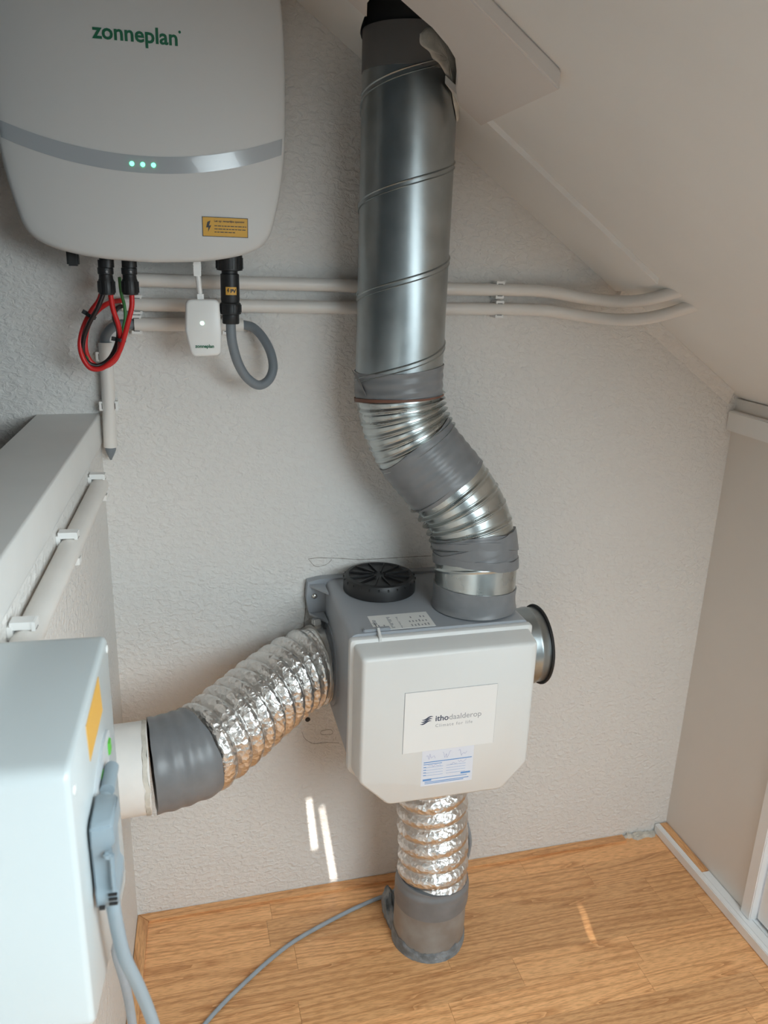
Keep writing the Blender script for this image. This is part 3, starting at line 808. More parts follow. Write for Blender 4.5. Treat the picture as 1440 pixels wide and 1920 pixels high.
# recessed name plate with its moulded lettering
PX, PZ, PW, PH = 0.296, 0.4625, 0.138, 0.0975
plate = slab('name_plate', [(0, 0), (PW, 0), (PW, PH), (0, PH)], (PX, -0.2688, PZ), FX, FZ, 0.0010, PLATE, cover)
groove = MB()
for (x0, x1, z0, z1) in ((-.0008, 0, -.0008, PH + .0008), (PW, PW + .0006, 0, PH), (0, PW, PH, PH + .0006), (0, PW, -.0005, 0)):
    q = to_plane(quad(x1 - x0, z1 - z0, x0, z0)[0], (PX, -0.26905, PZ), FX, FZ); groove.add(q, [(0, 1, 2, 3)])
groove.build('plate_gap', INKGR, cover)
pr = MB()
v, f = text_vf('itho', 0.0128, 0.00022, width=0.0196); pr.add(to_plane(v, (0.3425, -0.2699, 0.5105), FX, FZ), f)
w2 = MB()
v, f = text_vf('daalderop', 0.0128, 0.0, width=0.0490); w2.add(to_plane(v, (0.3630, -0.2699, 0.5105), FX, FZ), f)
v, f = text_vf('Climate for life', 0.0062, 0.0, spacing=1.25, width=0.056); w2.add(to_plane(v, (0.3430, -0.2699, 0.5005), FX, FZ), f)
for k in range(3):                                      # three slanted waves
    y0 = 0.5158 - k * 0.0034; x0 = 0.3222 - k * -0.0006 - k * 0.0018; pts = []
    top, bot = [], []
    for i in range(13):
        t = i / 12; xx = x0 + t * 0.0165; zz = y0 + 0.0018 * math.sin((t - 0.5) * 2 * PI * 0.8) * 1.0 + 0.0016 * t; th = 0.0002 + 0.0011 * math.sin(PI * t)
        top.append(Vector((xx, zz + th, 0))); bot.append(Vector((xx, zz - th, 0)))
    q = top + bot; n = len(top); pr.add(to_plane(q, (0, -0.2699, 0), FX, FZ), [(i, i + 1, n + i + 1, n + i) for i in range(n - 1)])
pr.build('lettering', INKD, cover); w2.build('fine_lettering', INKGR, cover)
# service sticker
stk = slab('service_sticker', [(0, 0), (0.0795, 0), (0.0795, 0.0595), (0, 0.0595)], (0.3255, -0.2689, 0.4025), FX, FZ, 0.0003, STICK, cover)
ib = MB(); ip = MB()
SO = (0.3255, -0.2694, 0.4025)
for (x0, y0, w, h) in ((0.003, 0.0395, 0.074, 0.0014), (0.003, 0.0085, 0.013, 0.0034), (0.061, 0.0135, 0.015, 0.0030), (0.016, 0.0105, 0.055, 0.0010), (0.003, 0.0362, 0.028, 0.0011)):
    ib.add(to_plane(quad(w, h, x0, y0)[0], SO, FX, FZ), [(0, 1, 2, 3)])
for k in range(4):
    ib.add(to_plane(quad(0.027, 0.0004, 0.006, 0.031 - k * 0.0045)[0], SO, FX, FZ), [(0, 1, 2, 3)])
    ib.add(to_plane(quad(0.030, 0.0004, 0.038, 0.031 - k * 0.0045)[0], SO, FX, FZ), [(0, 1, 2, 3)])
    ib.add(to_plane(quad(0.004, 0.0012, 0.003, 0.0313 - k * 0.0045)[0], SO, FX, FZ), [(0, 1, 2, 3)])
for k in range(2): ib.add(to_plane(quad(0.068 - 0.008 * k, 0.0011, 0.006, 0.0058 - k * 0.0024)[0], SO, FX, FZ), [(0, 1, 2, 3)])
ib.build('sticker_print', INKBL, stk)
rs = random.Random(3)
def scribble(x0, y0, w, h, n):
    pts = [Vector((x0 + w * i / n + rs.uniform(-.2, .2) * w / n * 2, y0 + h * rs.random(), 0)) for i in range(n + 1)]; c = catmull(pts, 5)
    for a, b in zip(c, c[1:]):
        d = (b - a)
        if d.length < 1e-7: continue
        nn = Vector((-d.y, d.x, 0)).normalized() * 0.00016; ip.add(to_plane([a - nn, b - nn, b + nn, a + nn], SO, FX, FZ), [(0, 1, 2, 3)])
for x0 in (0.007, 0.031, 0.056): scribble(x0, 0.044, 0.013, 0.012, 7)
for x0, y0, w in ((0.010, 0.0315, 0.020), (0.055, 0.034, 0.014), (0.042, 0.0310, 0.012)): scribble(x0, y0, w, 0.0035, 8)
ip.build('handwriting', PEN, stk)
# rating label on the top face (its two-dimensional code left out)
RL = slab('rating_label', [(0, 0), (0.0905, 0), (0.0905, 0.0485), (0, 0.0485)], (0.2645, -0.2135, ZT - 0.0001), FX, (0, 1, 0), 0.0005, PAPER, fan)
rp = MB(); RO = (0.2645, -0.2135, ZT + 0.0006)
for (x0, y0, w, h, dens) in ((0.004, 0.003, 0.016, 0.020, 4), (0.026, 0.004, 0.008, 0.038, 0), (0.040, 0.002, 0.003, 0.040, 0), (0.056, 0.004, 0.030, 0.040, 6)):
    if dens == 0: 
        for j in range(9): rp.add(to_plane(quad(w * (0.3 + 0.6 * rs.random()), 0.0022, x0, y0 + j * 0.0042)[0], RO, FX, (0, 1, 0)), [(0, 1, 2, 3)])
    else:
        for i in range(dens):
            n = 1 + rs.randrange(3)
            for j in range(n): rp.add(to_plane(quad(w / dens * 0.4, 0.004 + 0.004 * rs.random(), x0 + w * i / dens, y0 + j * h / 3)[0], RO, FX, (0, 1, 0)), [(0, 1, 2, 3)])
v, f = text_vf('itho', 0.010, 0.0002); rp.add(to_plane([Vector((-p.y, p.x, 0)) for p in v], (0.2725, -0.196, ZT + 0.0006), FX, (0, 1, 0)), f)
rp.build('label_print', INKGR, RL)

# ---------------------------------------------------------------- left foil hose
hose = thing('foil_hose', (0.215, -0.062, 0.44), 'slanting crinkled foil hose taped to the white pipe, left of the fan box', 'hose')
HP = Path(catmull([(0.222, -0.062, 0.503), (0.200, -0.066, 0.503), (0.165, -0.085, 0.500), (0.120, -0.125, 0.494), (0.078, -0.165, 0.486), (0.040, -0.200, 0.479), (0.010, -0.221, 0.474), (-0.030, -0.232, 0.471), (-0.060, -0.236, 0.470)], 14), up=(0, 0, 1))


def hose_r(P, pitch, r0, bulge, seed, hand=1):
    def rf(s, th):
        ph = s / pitch + hand * th / (2 * PI); t = ph - math.floor(ph)
        b = abs(math.sin(PI * t)) ** 0.75
        c = nz(math.cos(th) * 8 + seed, math.sin(th) * 8, s * 140) * 0.0005 + nz(math.cos(th) * 18, math.sin(th) * 18 + seed, s * 300) * 0.0006
        sag = 0.001 * nz(s * 20, seed, 0)
        return r0 + bulge * b + c * (0.25 + b) + sag
    return rf


s_tape = 0.0
for i in range(len(HP.p)):
    if HP.p[i].x > 0.012: s_tape = HP.s[i]
v, f = HP.sweep(0.018, s_tape + 0.002, hose_r(HP, 0.0238, 0.0525, 0.0125, 1.3), 420, 170); obj('hose', v, f, FOIL, hose, True)
v, f = HP.sweep(0.004, 0.026, lambda s, th: 0.0612 + 0.0006 * math.sin(s * 900), 16, 80); obj('hose_end', v, f, FOIL, hose, True)
# worm-drive clamp
v, f = HP.sweep(0.0060, 0.0160, 0.0668, 4, 80); clamp = obj('hose_clamp', v, f, STEEL, hose, True, 50)
p, t, u, w = HP.at(0.011)
for k in range(46):
    th = 0.55 + k * 0.050; d = u * math.cos(th) + w * math.sin(th)
    tt = (-u * math.sin(th) + w * math.cos(th))
    v, f = box_vf(p + d * 0.0670, 0.0012, 0.0056, 0.0012, tt, t, d); obj('clamp_groove', v, f, INKB, clamp)
d = u * math.cos(0.25) + w * math.sin(0.25); tt = (-u * math.sin(0.25) + w * math.cos(0.25))
v, f = box_vf(p + d * 0.0715, 0.016, 0.012, 0.010, tt, t, d); bevel(obj('clamp_housing', v, f, STEEL, clamp), 0.0015)
# tape round the far end
v, f = HP.sweep(s_tape - 0.003, HP.L - 0.012, lambda s, th: 0.0638 + 0.0011 * math.sin((s - s_tape) * 330 + 1.2 * math.cos(th)) * (0.5 + 0.5 * math.exp(-(s - s_tape) / 0.02)) + 0.0009 * abs(nz(math.cos(th) * 2, math.sin(th) * 2, s * 45)), 60, 110,
                skew=lambda q, th: 0.0018 * nz(math.cos(th) * 2.5, math.sin(th) * 2.5, 3 + q * 2)); obj('tape', v, f, TAPE, hose, True, 60)
# white pipe coming out of the left wall
wp = thing('white_pipe', (-0.112, -0.238, 0.41), 'white plastic pipe stub coming out of the left wall', 'pipe')
v, f = Path([(-0.052, -0.2355, 0.470), (-0.08, -0.237, 0.470), (-0.1145, -0.238, 0.470)]).sweep(0, 0.0625, 0.0615, 4, 72); obj('pipe', v, f, WPIPE, wp, True, 60)
wall_c = Path([(-0.0535, -0.2355, 0.470), (-0.0555, -0.2356, 0.470), (-0.0585, -0.2357, 0.470)])
v, f = wall_c.sweep(0, 0.005, lambda s, th: 0.0622 + 0.0006 * nz(math.cos(th) * 6, math.sin(th) * 6, 2), 3, 60, skew=lambda q, th: 0.0025 * nz(math.cos(th) * 5, math.sin(th) * 5, 9)); obj('glue_edge', v, f, PLASTER, wp, True, 60)

# ---------------------------------------------------------------- lower foil hose and floor pipe
hose2 = thing('foil_hose', (0.394, -0.15, 0.10), 'upright crinkled foil hose below the fan box, pushed into the floor pipe', 'hose')
BP = Path(catmull([(0.390, -0.135, 0.372), (0.390, -0.137, 0.33), (0.393, -0.142, 0.25), (0.396, -0.148, 0.18), (0.396, -0.152, 0.12), (0.395, -0.152, 0.06)], 14), up=(1, 0, 0))
S_LOW = BP.L - 0.070
v, f = BP.sweep(0.0, S_LOW + 0.006, hose_r(BP, 0.0285, 0.0505, 0.0095, 5.1, -1), 300, 160); obj('hose', v, f, FOIL, hose2, True)
v, f = BP.sweep(S_LOW - 0.004, S_LOW + 0.042, lambda s, th: 0.0635 - 0.0045 * math.exp(-((s - S_LOW + 0.006) / 0.009) ** 2) + 0.0008 * math.sin(s * 500 + 2 * math.sin(th)) * math.exp(-max(0, s - S_LOW) / 0.01) + 0.0006 * abs(nz(math.cos(th) * 2, math.sin(th) * 2, s * 60)), 36, 100,
                skew=lambda q, th: 0.004 * math.cos(th - 0.5) * (1 - q) - 0.003 * q * math.cos(th)); obj('tape', v, f, TAPE, hose2, True, 60)
fp = thing('floor_pipe', (PIPE_C.x, PIPE_C.y, 0), 'stained grey pipe stub set in the laminate floor with a cement collar', 'pipe')
v, f = Path([(0.395, -0.152, 0.115), (0.3945, -0.152, 0.06), (0.394, -0.152, 0.001)], up=(1, 0, 0)).sweep(0, 0.114, lambda s, th: 0.0620 + 0.0005 * nz(math.cos(th) * 2, math.sin(th) * 2, s * 30), 16, 72); obj('pipe', v, f, PIPEG, fp, True, 60)
# cement collar
loops = []
for q, (dr_, hz) in enumerate(((0.0024, 0.0003), (0.0022, 0.006), (0.0018, 0.014), (0.0014, 0.021), (0.0004, 0.026))):
    loop = []
    for k in range(96):
        th = 2 * PI * k / 96
        lump = 0.5 + 0.9 * max(0, nz(math.cos(th) * 2.2, math.sin(th) * 2.2, 3.3)) + 0.5 * math.exp(-((th - 3.1) / 0.5) ** 2)
        n_ = 1 + 0.55 * nz(math.cos(th) * 7, math.sin(th) * 7, q * 0.5) + 0.45 * nz(math.cos(th) * 19, math.sin(th) * 19, q * 0.5)
        loop.append(PIPE_C + Vector(((0.0622 + dr_ * lump * n_) * math.cos(th), (0.0622 + dr_ * lump * n_) * math.sin(th), hz * (0.5 + 0.6 * lump * n_) if q else 0.0003)))
    loops.append(loop)
v, f = loft(loops, False, False); obj('cement_collar', v, f, CEMENT, fp, True)
# filler lump between pipe and wall
bm = bmesh.new(); bmesh.ops.create_icosphere(bm, subdivisions=4, radius=1.0)
vs = []
for q in bm.verts:
    c = q.co; n_ = 1 + 0.30 * nz(c.x * 1.8, c.y * 1.8, c.z * 1.8 + 5) + 0.12 * nz(c.x * 6, c.y * 6, c.z * 6)
    vs.append(Vector((0.340 + c.x * 0.013 * n_, -0.105 + c.y * 0.042 * n_, max(0.0003, 0.014 + c.z * 0.034 * n_ * (1.25 if c.y > 0 else 0.6)))))
fs = [tuple(x.index for x in q.verts) for q in bm.faces]; bm.free()
obj('filler_lump', vs, fs, CEMENT, fp, True)

# cable from the fan unit: behind the hose and out over the floor
cab = thing('fan_cable', (0.36, -0.04, 0.004), 'thin grey cable from the fan box trailing over the wooden floor', 'cable')
CR = 0.0036
pts = [(0.438, -0.10, 0.385), at(868, 1497, y=-0.09), at(872, 1530, y=-0.085), at(880, 1565, y=-0.075), at(880, 1588, y=-0.07), at(866, 1618, y=-0.055), (0.43, -0.045, 0.06), (0.39, -0.038, 0.022), (0.362, -0.044, 0.011)]
gl = [at(735, 1674, z=CR), at(700, 1688, z=CR), at(640, 1716, z=CR), at(560, 1760, z=CR), at(510, 1797, z=CR), at(460, 1842, z=CR), at(415, 1886, z=CR), at(380, 1926, z=CR), at(345, 1975, z=CR), at(300, 2060, z=CR)]
pts = pts[:-1] + [Vector(p) + Vector((0, 0, 0.0006)) for p in gl]
tube('cable', pts, CR, CABLEF, cab, 12, 8)

# ---------------------------------------------------------------- solar inverter
IX, IZ = -0.013, 1.30
inv = thing('solar_inverter', (IX, 0, 1.12), 'white domed solar inverter with silver stripe and three green lights, upper left', 'inverter')
half = [(0.0, 1.1215), (0.045, 1.1235), (0.075, 1.1265), (0.105, 1.1325), (0.122, 1.1385), (0.136, 1.1465), (0.1455, 1.159), (0.1515, 1.178), (0.159, 1.211), (0.1640, 1.247), (0.1662, 1.289), (0.1662, 1.34), (0.1645, 1.39), (0.1605, 1.43), (0.155, 1.455), (0.140, 1.472), (0.11, 1.480), (0.05, 1.484), (0.0, 1.4845)]
hv = catmull([Vector((a, b, 0)) for a, b in half], 6)
out = [Vector((IX + p.x, p.y)) for p in hv] + [Vector((IX - p.x, p.y)) for p in reversed(hv[1:-1])]


def dome(x, z):
    a = (x - IX) / 0.172; b = (z - 1.30) / 0.185
    return -0.150 + 0.012 * a * a + 0.010 * abs(a) ** 4 + 0.006 * b * b + 0.004 * b ** 4


loops = []
cz = 1.295
for yy, k in ((-0.020, 0.985), (-0.022, 0.995), (-0.10, 0.999)):
    loops.append([Vector((IX + (p.x - IX) * k, yy, cz + (p.y - cz) * k)) for p in out])
for k, dy in ((1.0, 0.012), (1.0, 0.007), (0.994, 0.003), (0.985, 0.001), (0.97, 0.0)):
    loops.append([Vector((IX + (p.x - IX) * k, dome(IX + (p.x - IX) * k, cz + (p.y - cz) * k) + dy, cz + (p.y - cz) * k)) for p in out])
for k in [1 - 0.03 - j * 0.0485 for j in range(1, 20)]:
    loops.append([Vector((IX + (p.x - IX) * k, dome(IX + (p.x - IX) * k, cz + (p.y - cz) * k), cz + (p.y - cz) * k)) for p in out])
v, f = loft(loops); shell = obj('shell', v, f, INVW, inv, True, 50)
bbox('wall_bracket', IX - 0.12, IX + 0.12, -0.0205, -0.0005, 1.18, 1.42, STEEL, inv)


def half_w(z):
    for a, b in zip(hv, hv[1:]):
        if a.y <= z <= b.y: return a.x + (b.x - a.x) * (z - a.y) / max(1e-9, b.y - a.y)
    return 0.17


# silver stripe sagging across the shell
def arc_z(x, base): 
    a = (x - IX) / 0.17
    return base + 0.032 * a * a + 0.003 * a ** 4


mb = MB(); NS = 80; lo = []
for i in range(NS + 1):
    t = -1 + 2 * i / NS; zmid = 1.232 + 0.033 * t * t; x = IX + t * (half_w(zmid) - 0.0005)
    col = []
    for j in range(5):
        z = arc_z(x, 1.2225) + 0.0185 * j / 4; xx = IX + t * (half_w(z) - 0.0006)
        col.append(Vector((xx, dome(xx, z) - 0.0006 + (0.0035 * max(0, abs(t) - 0.97) / 0.03 + (0.0 if abs(t) < 0.985 else 0.003)), z)))
    lo.append(col)
vs = [p for c in lo for p in c]; fs = [(i * 5 + j, (i + 1) * 5 + j, (i + 1) * 5 + j + 1, i * 5 + j + 1) for i in range(NS) for j in range(4)]
stripe = obj('stripe', vs, fs, SILVER, inv, True)
for k in (-1, 0, 1):
    x = -0.0188 + k * 0.0122; z = arc_z(x, 1.2225) + 0.0092; c = Vector((x, dome(x, z) - 0.0007, z))
    ld = lathe('indicator_light', [(0.0001, 0), (0.0026, 0), (0.0022, 0.0008), (0.0001, 0.0011)], c, (0, -1, 0), LEDG, stripe, 20)
# lettering wrapped on the dome
def on_dome(vs, x0, z0, lift=0.0005, sl=0.0):
    return [Vector((x0 + p.x, dome(x0 + p.x, z0 + p.y) - lift, z0 + p.y + sl * p.x)) for p in vs]


v, f = text_vf('zonneplan', 0.026, 0.0006, width=0.0925); obj('lettering', on_dome(v, -0.0655, 1.3595, sl=0.0), f, INKG, shell)
lathe('lettering_dot', [(0.0001, 0), (0.0015, 0), (0.0001, 0.0001)], (0.0295, dome(0.0295, 1.373) - 0.0004, 1.3735), (0, -1, 0), INKG, shell, 12)
# yellow warning label
wl_ = MB(); bd = MB()
def dome_quad(mbx, x0, x1, z0, z1, lift, n=6):
    vs = []; fs = []
    for i in range(n + 1):
        x = x0 + (x1 - x0) * i / n; vs += [Vector((x, dome(x, z0) - lift, z0)), Vector((x, dome(x, z1) - lift, z1))]
    for i in range(n): fs.append((2 * i, 2 * i + 2, 2 * i + 3, 2 * i + 1))
    mbx.add(vs, fs)
WX0, WX1, WZ0, WZ1 = 0.0475, 0.1035, 1.1545, 1.1775
dome_quad(wl_, WX0, WX1, WZ0, WZ1, 0.0006); wlab = wl_.build('warning_label', YELLOW, shell)
for a in ((WX0, WX1, WZ0, WZ0 + .0007), (WX0, WX1, WZ1 - .0007, WZ1), (WX0, WX0 + .0007, WZ0, WZ1), (WX1 - .0007, WX1, WZ0, WZ1)): dome_quad(bd, *a, 0.0008)
v, f = text_vf('Let op: gevaarlijke spanning', 0.0045, 0.00008, width=0.037); bd.add(on_dome(v, WX0 + 0.0145, 1.1718, 0.0009), f)
for k, w in enumerate((0.039, 0.039, 0.024)):
    x = WX0 + 0.0145; 
    while x < WX0 + 0.0145 + w:
        l = 0.002 + 0.003 * rs.random(); dome_quad(bd, x, min(x + l, WX1 - 0.002), 1.1668 - k * 0.0036, 1.1677 - k * 0.0036, 0.0009, 1); x += l + 0.0008
bolt = [(0.0062, 0.017), (0.0098, 0.0185), (0.0082, 0.0128), (0.0108, 0.0132), (0.0068, 0.0055), (0.0072, 0.0108), (0.0045, 0.0104)]
tri = tessellate_polygon([[Vector((a, b, 0)) for a, b in bolt]])
bd.add([Vector((WX0 + a, dome(WX0 + a, WZ0 + b) - 0.0009, WZ0 + b)) for a, b in bolt], [tuple(t) for t in tri])
bd.build('warning_print', INKB, wlab)
# rotary isolator stub under the left side
c = at(137, 486, y=-0.085); v, f = box_vf(c + Vector((0, 0, 0.008)), 0.014, 0.018, 0.032); bevel(obj('isolator_switch', v, f, BLACK, inv), 0.002)
# sockets under the shell for the cables
for px, r_ in ((200, 0.009), (243, 0.009)):
    c = at(px, 492, y=-0.09); lathe('cable_socket', [(r_, -0.006), (r_, 0.03), (0.0001, 0.03)], c, (0, 0, 1), BLACK, inv, 20)

# ---------------------------------------------------------------- solar connectors and wires
def connector(name, px, parent):
    c = at(px, 553, y=-0.09); h = 0.042
    mb = MB()
    mb.add(*lathe_vf([(0.006, 0.0), (0.0095, 0.0005), (0.0102, 0.004), (0.0098, 0.018), (0.0088, 0.020), (0.0085, 0.025), (0.0098, 0.026), (0.0098, 0.033), (0.0088, 0.034), (0.0088, 0.043), (0.0001, 0.043)], c, (0, 0, 1), 20))
    for k in range(8):
        a = 2 * PI * k / 8; d = Vector((math.cos(a), math.sin(a), 0)); mb.add(*box_vf(c + d * 0.0102 + Vector((0, 0, 0.010)), 0.0016, 0.003, 0.014, d, Vector((-d.y, d.x, 0))))
    o = mb.build(name, BLACK, parent, True, 35)
    lathe('release_stud', [(0.0018, 0), (0.0014, 0.0025), (0.0001, 0.003)], c + Vector((0.002, -0.0085, 0.029)), (0, -1, 0), INKGR, o, 10)
    return c


def px_path(lst): return [at(x, y, y=d) for x, y, d in lst]


def wire(name, lst, r, m, parent, sub=8): return tube(name, px_path(lst), r, m, parent, 10, sub)


sc1 = thing('solar_cable', at(200, 553, y=-0.09), 'left black plug with red and black wires coiled under the inverter', 'cable')
c1 = connector('plug', 201, sc1)
wire('red_wire', [(207, 550, -.09), (212, 580, -.088), (222, 610, -.085), (226, 640, -.08), (220, 668, -.075), (205, 684, -.072), (186, 688, -.07), (168, 675, -.07), (160, 650, -.072), (163, 618, -.07), (176, 590, -.062), (200, 570, -.045), (222, 564, -.028), (234, 564, -.016)], 0.0033, RED, sc1)
wire('black_wire', [(194, 550, -.09), (183, 578, -.09), (168, 605, -.088), (157, 635, -.084), (156, 664, -.08), (168, 682, -.078), (186, 685, -.076), (206, 672, -.070), (219, 645, -.066), (222, 620, -.06), (214, 595, -.05), (220, 578, -.03), (236, 572, -.016)], 0.0030, BLKCAB, sc1)
sc2 = thing('solar_cable', at(243, 553, y=-0.09), 'right black plug with a red wire looping low beside the wall conduit', 'cable')
c2 = connector('plug', 245, sc2)
wire('red_wire', [(247, 552, -.09), (247, 575, -.09), (240, 605, -.09), (232, 635, -.088), (222, 662, -.085), (204, 682, -.083), (186, 692, -.082), (168, 689, -.082), (155, 670, -.082), (150, 645, -.082), (156, 615, -.078), (170, 585, -.07), (186, 562, -.06), (192, 540, -.05), (196, 520, -.045)], 0.0033, RED, sc2)
ew = thing('earth_wire', at(222, 530, y=-0.05), 'green earth wire threading through the red coil', 'wire')
wire('wire', [(224, 520, -.055), (227, 548, -.05), (233, 572, -.045), (235, 595, -.045), (231, 615, -.05), (226, 640, -.06), (214, 665, -.064), (196, 682, -.066), (178, 683, -.066), (160, 668, -.074)], 0.0022, GREEN, ew)
# cable ties
def tie(px, py, d, r, ang, label):
    t = thing('cable_tie', at(px, py, y=d), label, 'cable tie', 'black cable ties on the red coil')
    c = at(px, py, y=d); ax = Vector((math.sin(ang), 0.0, math.cos(ang)))
    lathe('strap', [(r, -0.0022), (r + 0.0008, -0.0022), (r + 0.0008, 0.0022), (r, 0.0022), (r, -0.0022)], c, ax, BLACK, t, 20)
    side = ax.cross(Vector((0, 1, 0))).normalized()
    v, f = box_vf(c + side * (r + 0.002), 0.006, 0.005, 0.005, side, Vector((0, 1, 0)), ax); obj('tie_head', v, f, BLACK, t)


tie(170, 592, -.078, 0.0064, 0.55, 'black cable tie round the upper left of the red coil')
tie(226, 637, -.083, 0.0064, 0.15, 'black cable tie round the right side of the red coil')

# ---------------------------------------------------------------- grey AC cable with big black plug
ac = thing('power_cable', at(432, 607, y=-0.09), 'thick grey cable looping from the large black plug into the short conduit', 'cable')
cb = at(433, 607, y=-0.09)
mb = MB()
mb.add(*lathe_vf([(0.0105, 0), (0.0112, 0.001), (0.0112, 0.012), (0.0135, 0.013), (0.0138, 0.015), (0.0138, 0.026), (0.0128, 0.0275), (0.0118, 0.028), (0.0125, 0.032), (0.0122, 0.064), (0.0105, 0.065), (0.0105, 0.068), (0.0168, 0.069), (0.0170, 0.072), (0.0170, 0.088), (0.0001, 0.088)], cb, (0, 0, 1), 28))
for k in range(14):
    a = 2 * PI * k / 14; d = Vector((math.cos(a), math.sin(a), 0)); mb.add(*box_vf(cb + d * 0.0170 + Vector((0, 0, 0.078)), 0.0016, 0.003, 0.014, d, Vector((-d.y, d.x, 0))))
for k in range(10):
    a = 2 * PI * k / 10; d = Vector((math.cos(a), math.sin(a), 0)); mb.add(*box_vf(cb + d * 0.0138 + Vector((0, 0, 0.020)), 0.0014, 0.0035, 0.010, d, Vector((-d.y, d.x, 0))))
plug = mb.build('plug', BLACK, ac, True, 35)
lb = MB(); lt = MB(); LC = cb + Vector((0, 0, 0.038))
def cyl_patch(mbx, x0, x1, z0, z1, r, n=8):
    vs = []; fs = []
    for i in range(n + 1):
        x = x0 + (x1 - x0) * i / n; y = -math.sqrt(max(1e-9, r * r - x * x)); vs += [LC + Vector((x, y, z0)), LC + Vector((x, y, z1))]
    for i in range(n): fs.append((2 * i, 2 * i + 2, 2 * i + 3, 2 * i + 1))
    mbx.add(vs, fs)
cyl_patch(lb, -0.0065, 0.0075, 0, 0.0100, 0.01285); pvl = lb.build('plug_label', ORANGE, plug)
v, f = text_vf('PV', 0.0062, 0.0003, width=0.0075); lt.add([LC + Vector((p.x - 0.0005, -math.sqrt(0.0130 ** 2 - (p.x - 0.0005) ** 2) - 0.0001, p.y + 0.0028)) for p in v], f)
bl = [(-0.0038, 0.0085), (-0.0022, 0.0085), (-0.0030, 0.0058), (-0.0018, 0.0058), (-0.0042, 0.0015), (-0.0036, 0.0046), (-0.0050, 0.0046)]
tri = tessellate_polygon([[Vector((a, b, 0)) for a, b in bl]]); lt.add([LC + Vector((a, -math.sqrt(0.0130 ** 2 - a * a) - 0.0001, b)) for a, b in bl], [tuple(t) for t in tri])
lt.build('plug_print', INKB, pvl)
tube('cable', px_path([(433, 600, -.09), (433, 618, -.09), (436, 645, -.088), (446, 680, -.082), (462, 707, -.075), (484, 722, -.068), (503, 713, -.06), (512, 690, -.052), (507, 660, -.042), (492, 632, -.03), (474, 614, -.02), (455, 609, -.0155), (440, 608, -.0155)]), 0.0066, CABLE, ac, 16, 10)

# ---------------------------------------------------------------- dongle
dg = thing('monitoring_dongle', at(380, 610, y=-0.105), 'small white monitoring dongle with a green light hanging under the inverter', 'dongle')
YD = -0.100
pts = [(348, 567), (354, 561), (404, 561), (411, 567), (415, 620), (414, 661), (408, 666), (364, 668), (358, 662), (347, 620)]
out2 = [at(x, y, y=YD) for x, y in pts]
p2 = poly_round([(p.x, p.z) for p in reversed(out2)], 0.003, 3)
area = sum(p2[i].x * p2[(i + 1) % len(p2)].y - p2[(i + 1) % len(p2)].x * p2[i].y for i in range(len(p2)))
if area < 0: p2 = list(reversed(p2))
loops = []
for yy, g in ((YD + 0.012, 0.002), (YD + 0.010, 0.0), (YD - 0.003, 0.0), (YD - 0.0055, 0.001), (YD - 0.0065, 0.003)):
    loops.append(ring([Vector(((p.x - 0.0475) * (1 - g * 40) + 0.0475, (p.y - 1.039) * (1 - g * 25) + 1.039)) for p in p2], yy))
v, f = loft(loops); db = obj('dongle_body', v, f, WHITE, dg, True, 50)
lathe('indicator_light', [(0.0001, 0), (0.0026, 0), (0.0022, 0.0006), (0.0001, 0.0008)], at(379, 606, y=YD - 0.0066), (0, -1, 0), LEDW, db, 20)
pz = at(366, 652, y=YD - 0.0070); v, f = text_vf('zonneplan', 0.006, 0.0002, width=0.0245); obj('lettering', to_plane(v, pz, FX, FZ), f, INKG, db)
tube('cord', [at(371, 515, y=YD + .002), at(373, 535, y=YD + .002), at(376, 563, y=YD + .002)], 0.0034, WHITE, dg, 12, 6)
mb = MB()
c = at(370, 516, y=YD + .002)
mb.add(*box_vf(c + Vector((0, 0, 0.010)), 0.0095, 0.009, 0.022))
for k in range(5): mb.add(*box_vf(c + Vector((0, 0, 0.0005 + k * 0.0032)), 0.0108 - 0.0004 * (4 - k), 0.0102, 0.0016))
mb.build('dongle_plug', WHITE, dg)
mb = MB(); c = at(376, 557, y=YD + .002); mb.add(*box_vf(c, 0.0085, 0.008, 0.008)); mb.build('strain_relief', WHITE, dg)

# ---------------------------------------------------------------- conduits on the back wall
GC = 'white conduits across the back wall'
def conduit(lst, label, r=0.0092, sub=10, pts=None, group=GC):
    P = pts or px_path(lst); t = thing('conduit', P[0], label, 'conduit', group)
    PA = Path(catmull(P, sub)); n = len(PA.p) - 1
    mb = MB(); mb.add(*PA.sweep(0, PA.L, r, n, 18, caps=False)); mb.add(*PA.sweep(0, PA.L, r - 0.0012, n, 14, caps=False))
    mb.build('pipe', PVC, t, True, 60); return t
CY = -0.0145
conduit([(240, 524, CY), (330, 527, CY), (470, 531, CY), (600, 534, CY), (672, 537, CY), (760, 540, CY), (840, 542, CY), (930, 543.5, CY), (1000, 545, CY - .001), (1040, 549, CY - .004), (1090, 558, CY - .014), (1140, 564, CY - .035), (1185, 565, CY - .070), (1225, 559, CY - .108), (1262, 549, CY - .138), (1290, 541, CY - .152), (1312, 535, CY - .158)], 'upper white conduit along the back wall, bending up into the sloping ceiling')
conduit([(228, 570, CY), (330, 572, CY), (470, 574, CY), (600, 576, CY), (672, 577, CY), (760, 578, CY), (840, 579, CY), (930, 579.5, CY), (1000, 581, CY - .001), (1040, 584, CY - .004), (1090, 592, CY - .014), (1140, 598, CY - .038), (1190, 599, CY - .075), (1240, 591, CY - .112), (1288, 577, CY - .140), (1312, 570, CY - .150), (1332, 564, CY - .156)], 'second white conduit just below the upper one, entering the ceiling lower down')
conduit([(252, 608, CY), (300, 608.5, CY), (380, 609, CY), (456, 609, CY)], 'short third white conduit behind the dongle')
conduit([(197, 642, CY), (201, 700, CY), (204, 760, CY), (207, 838, CY)], 'short vertical white conduit in the left corner above the ledge')
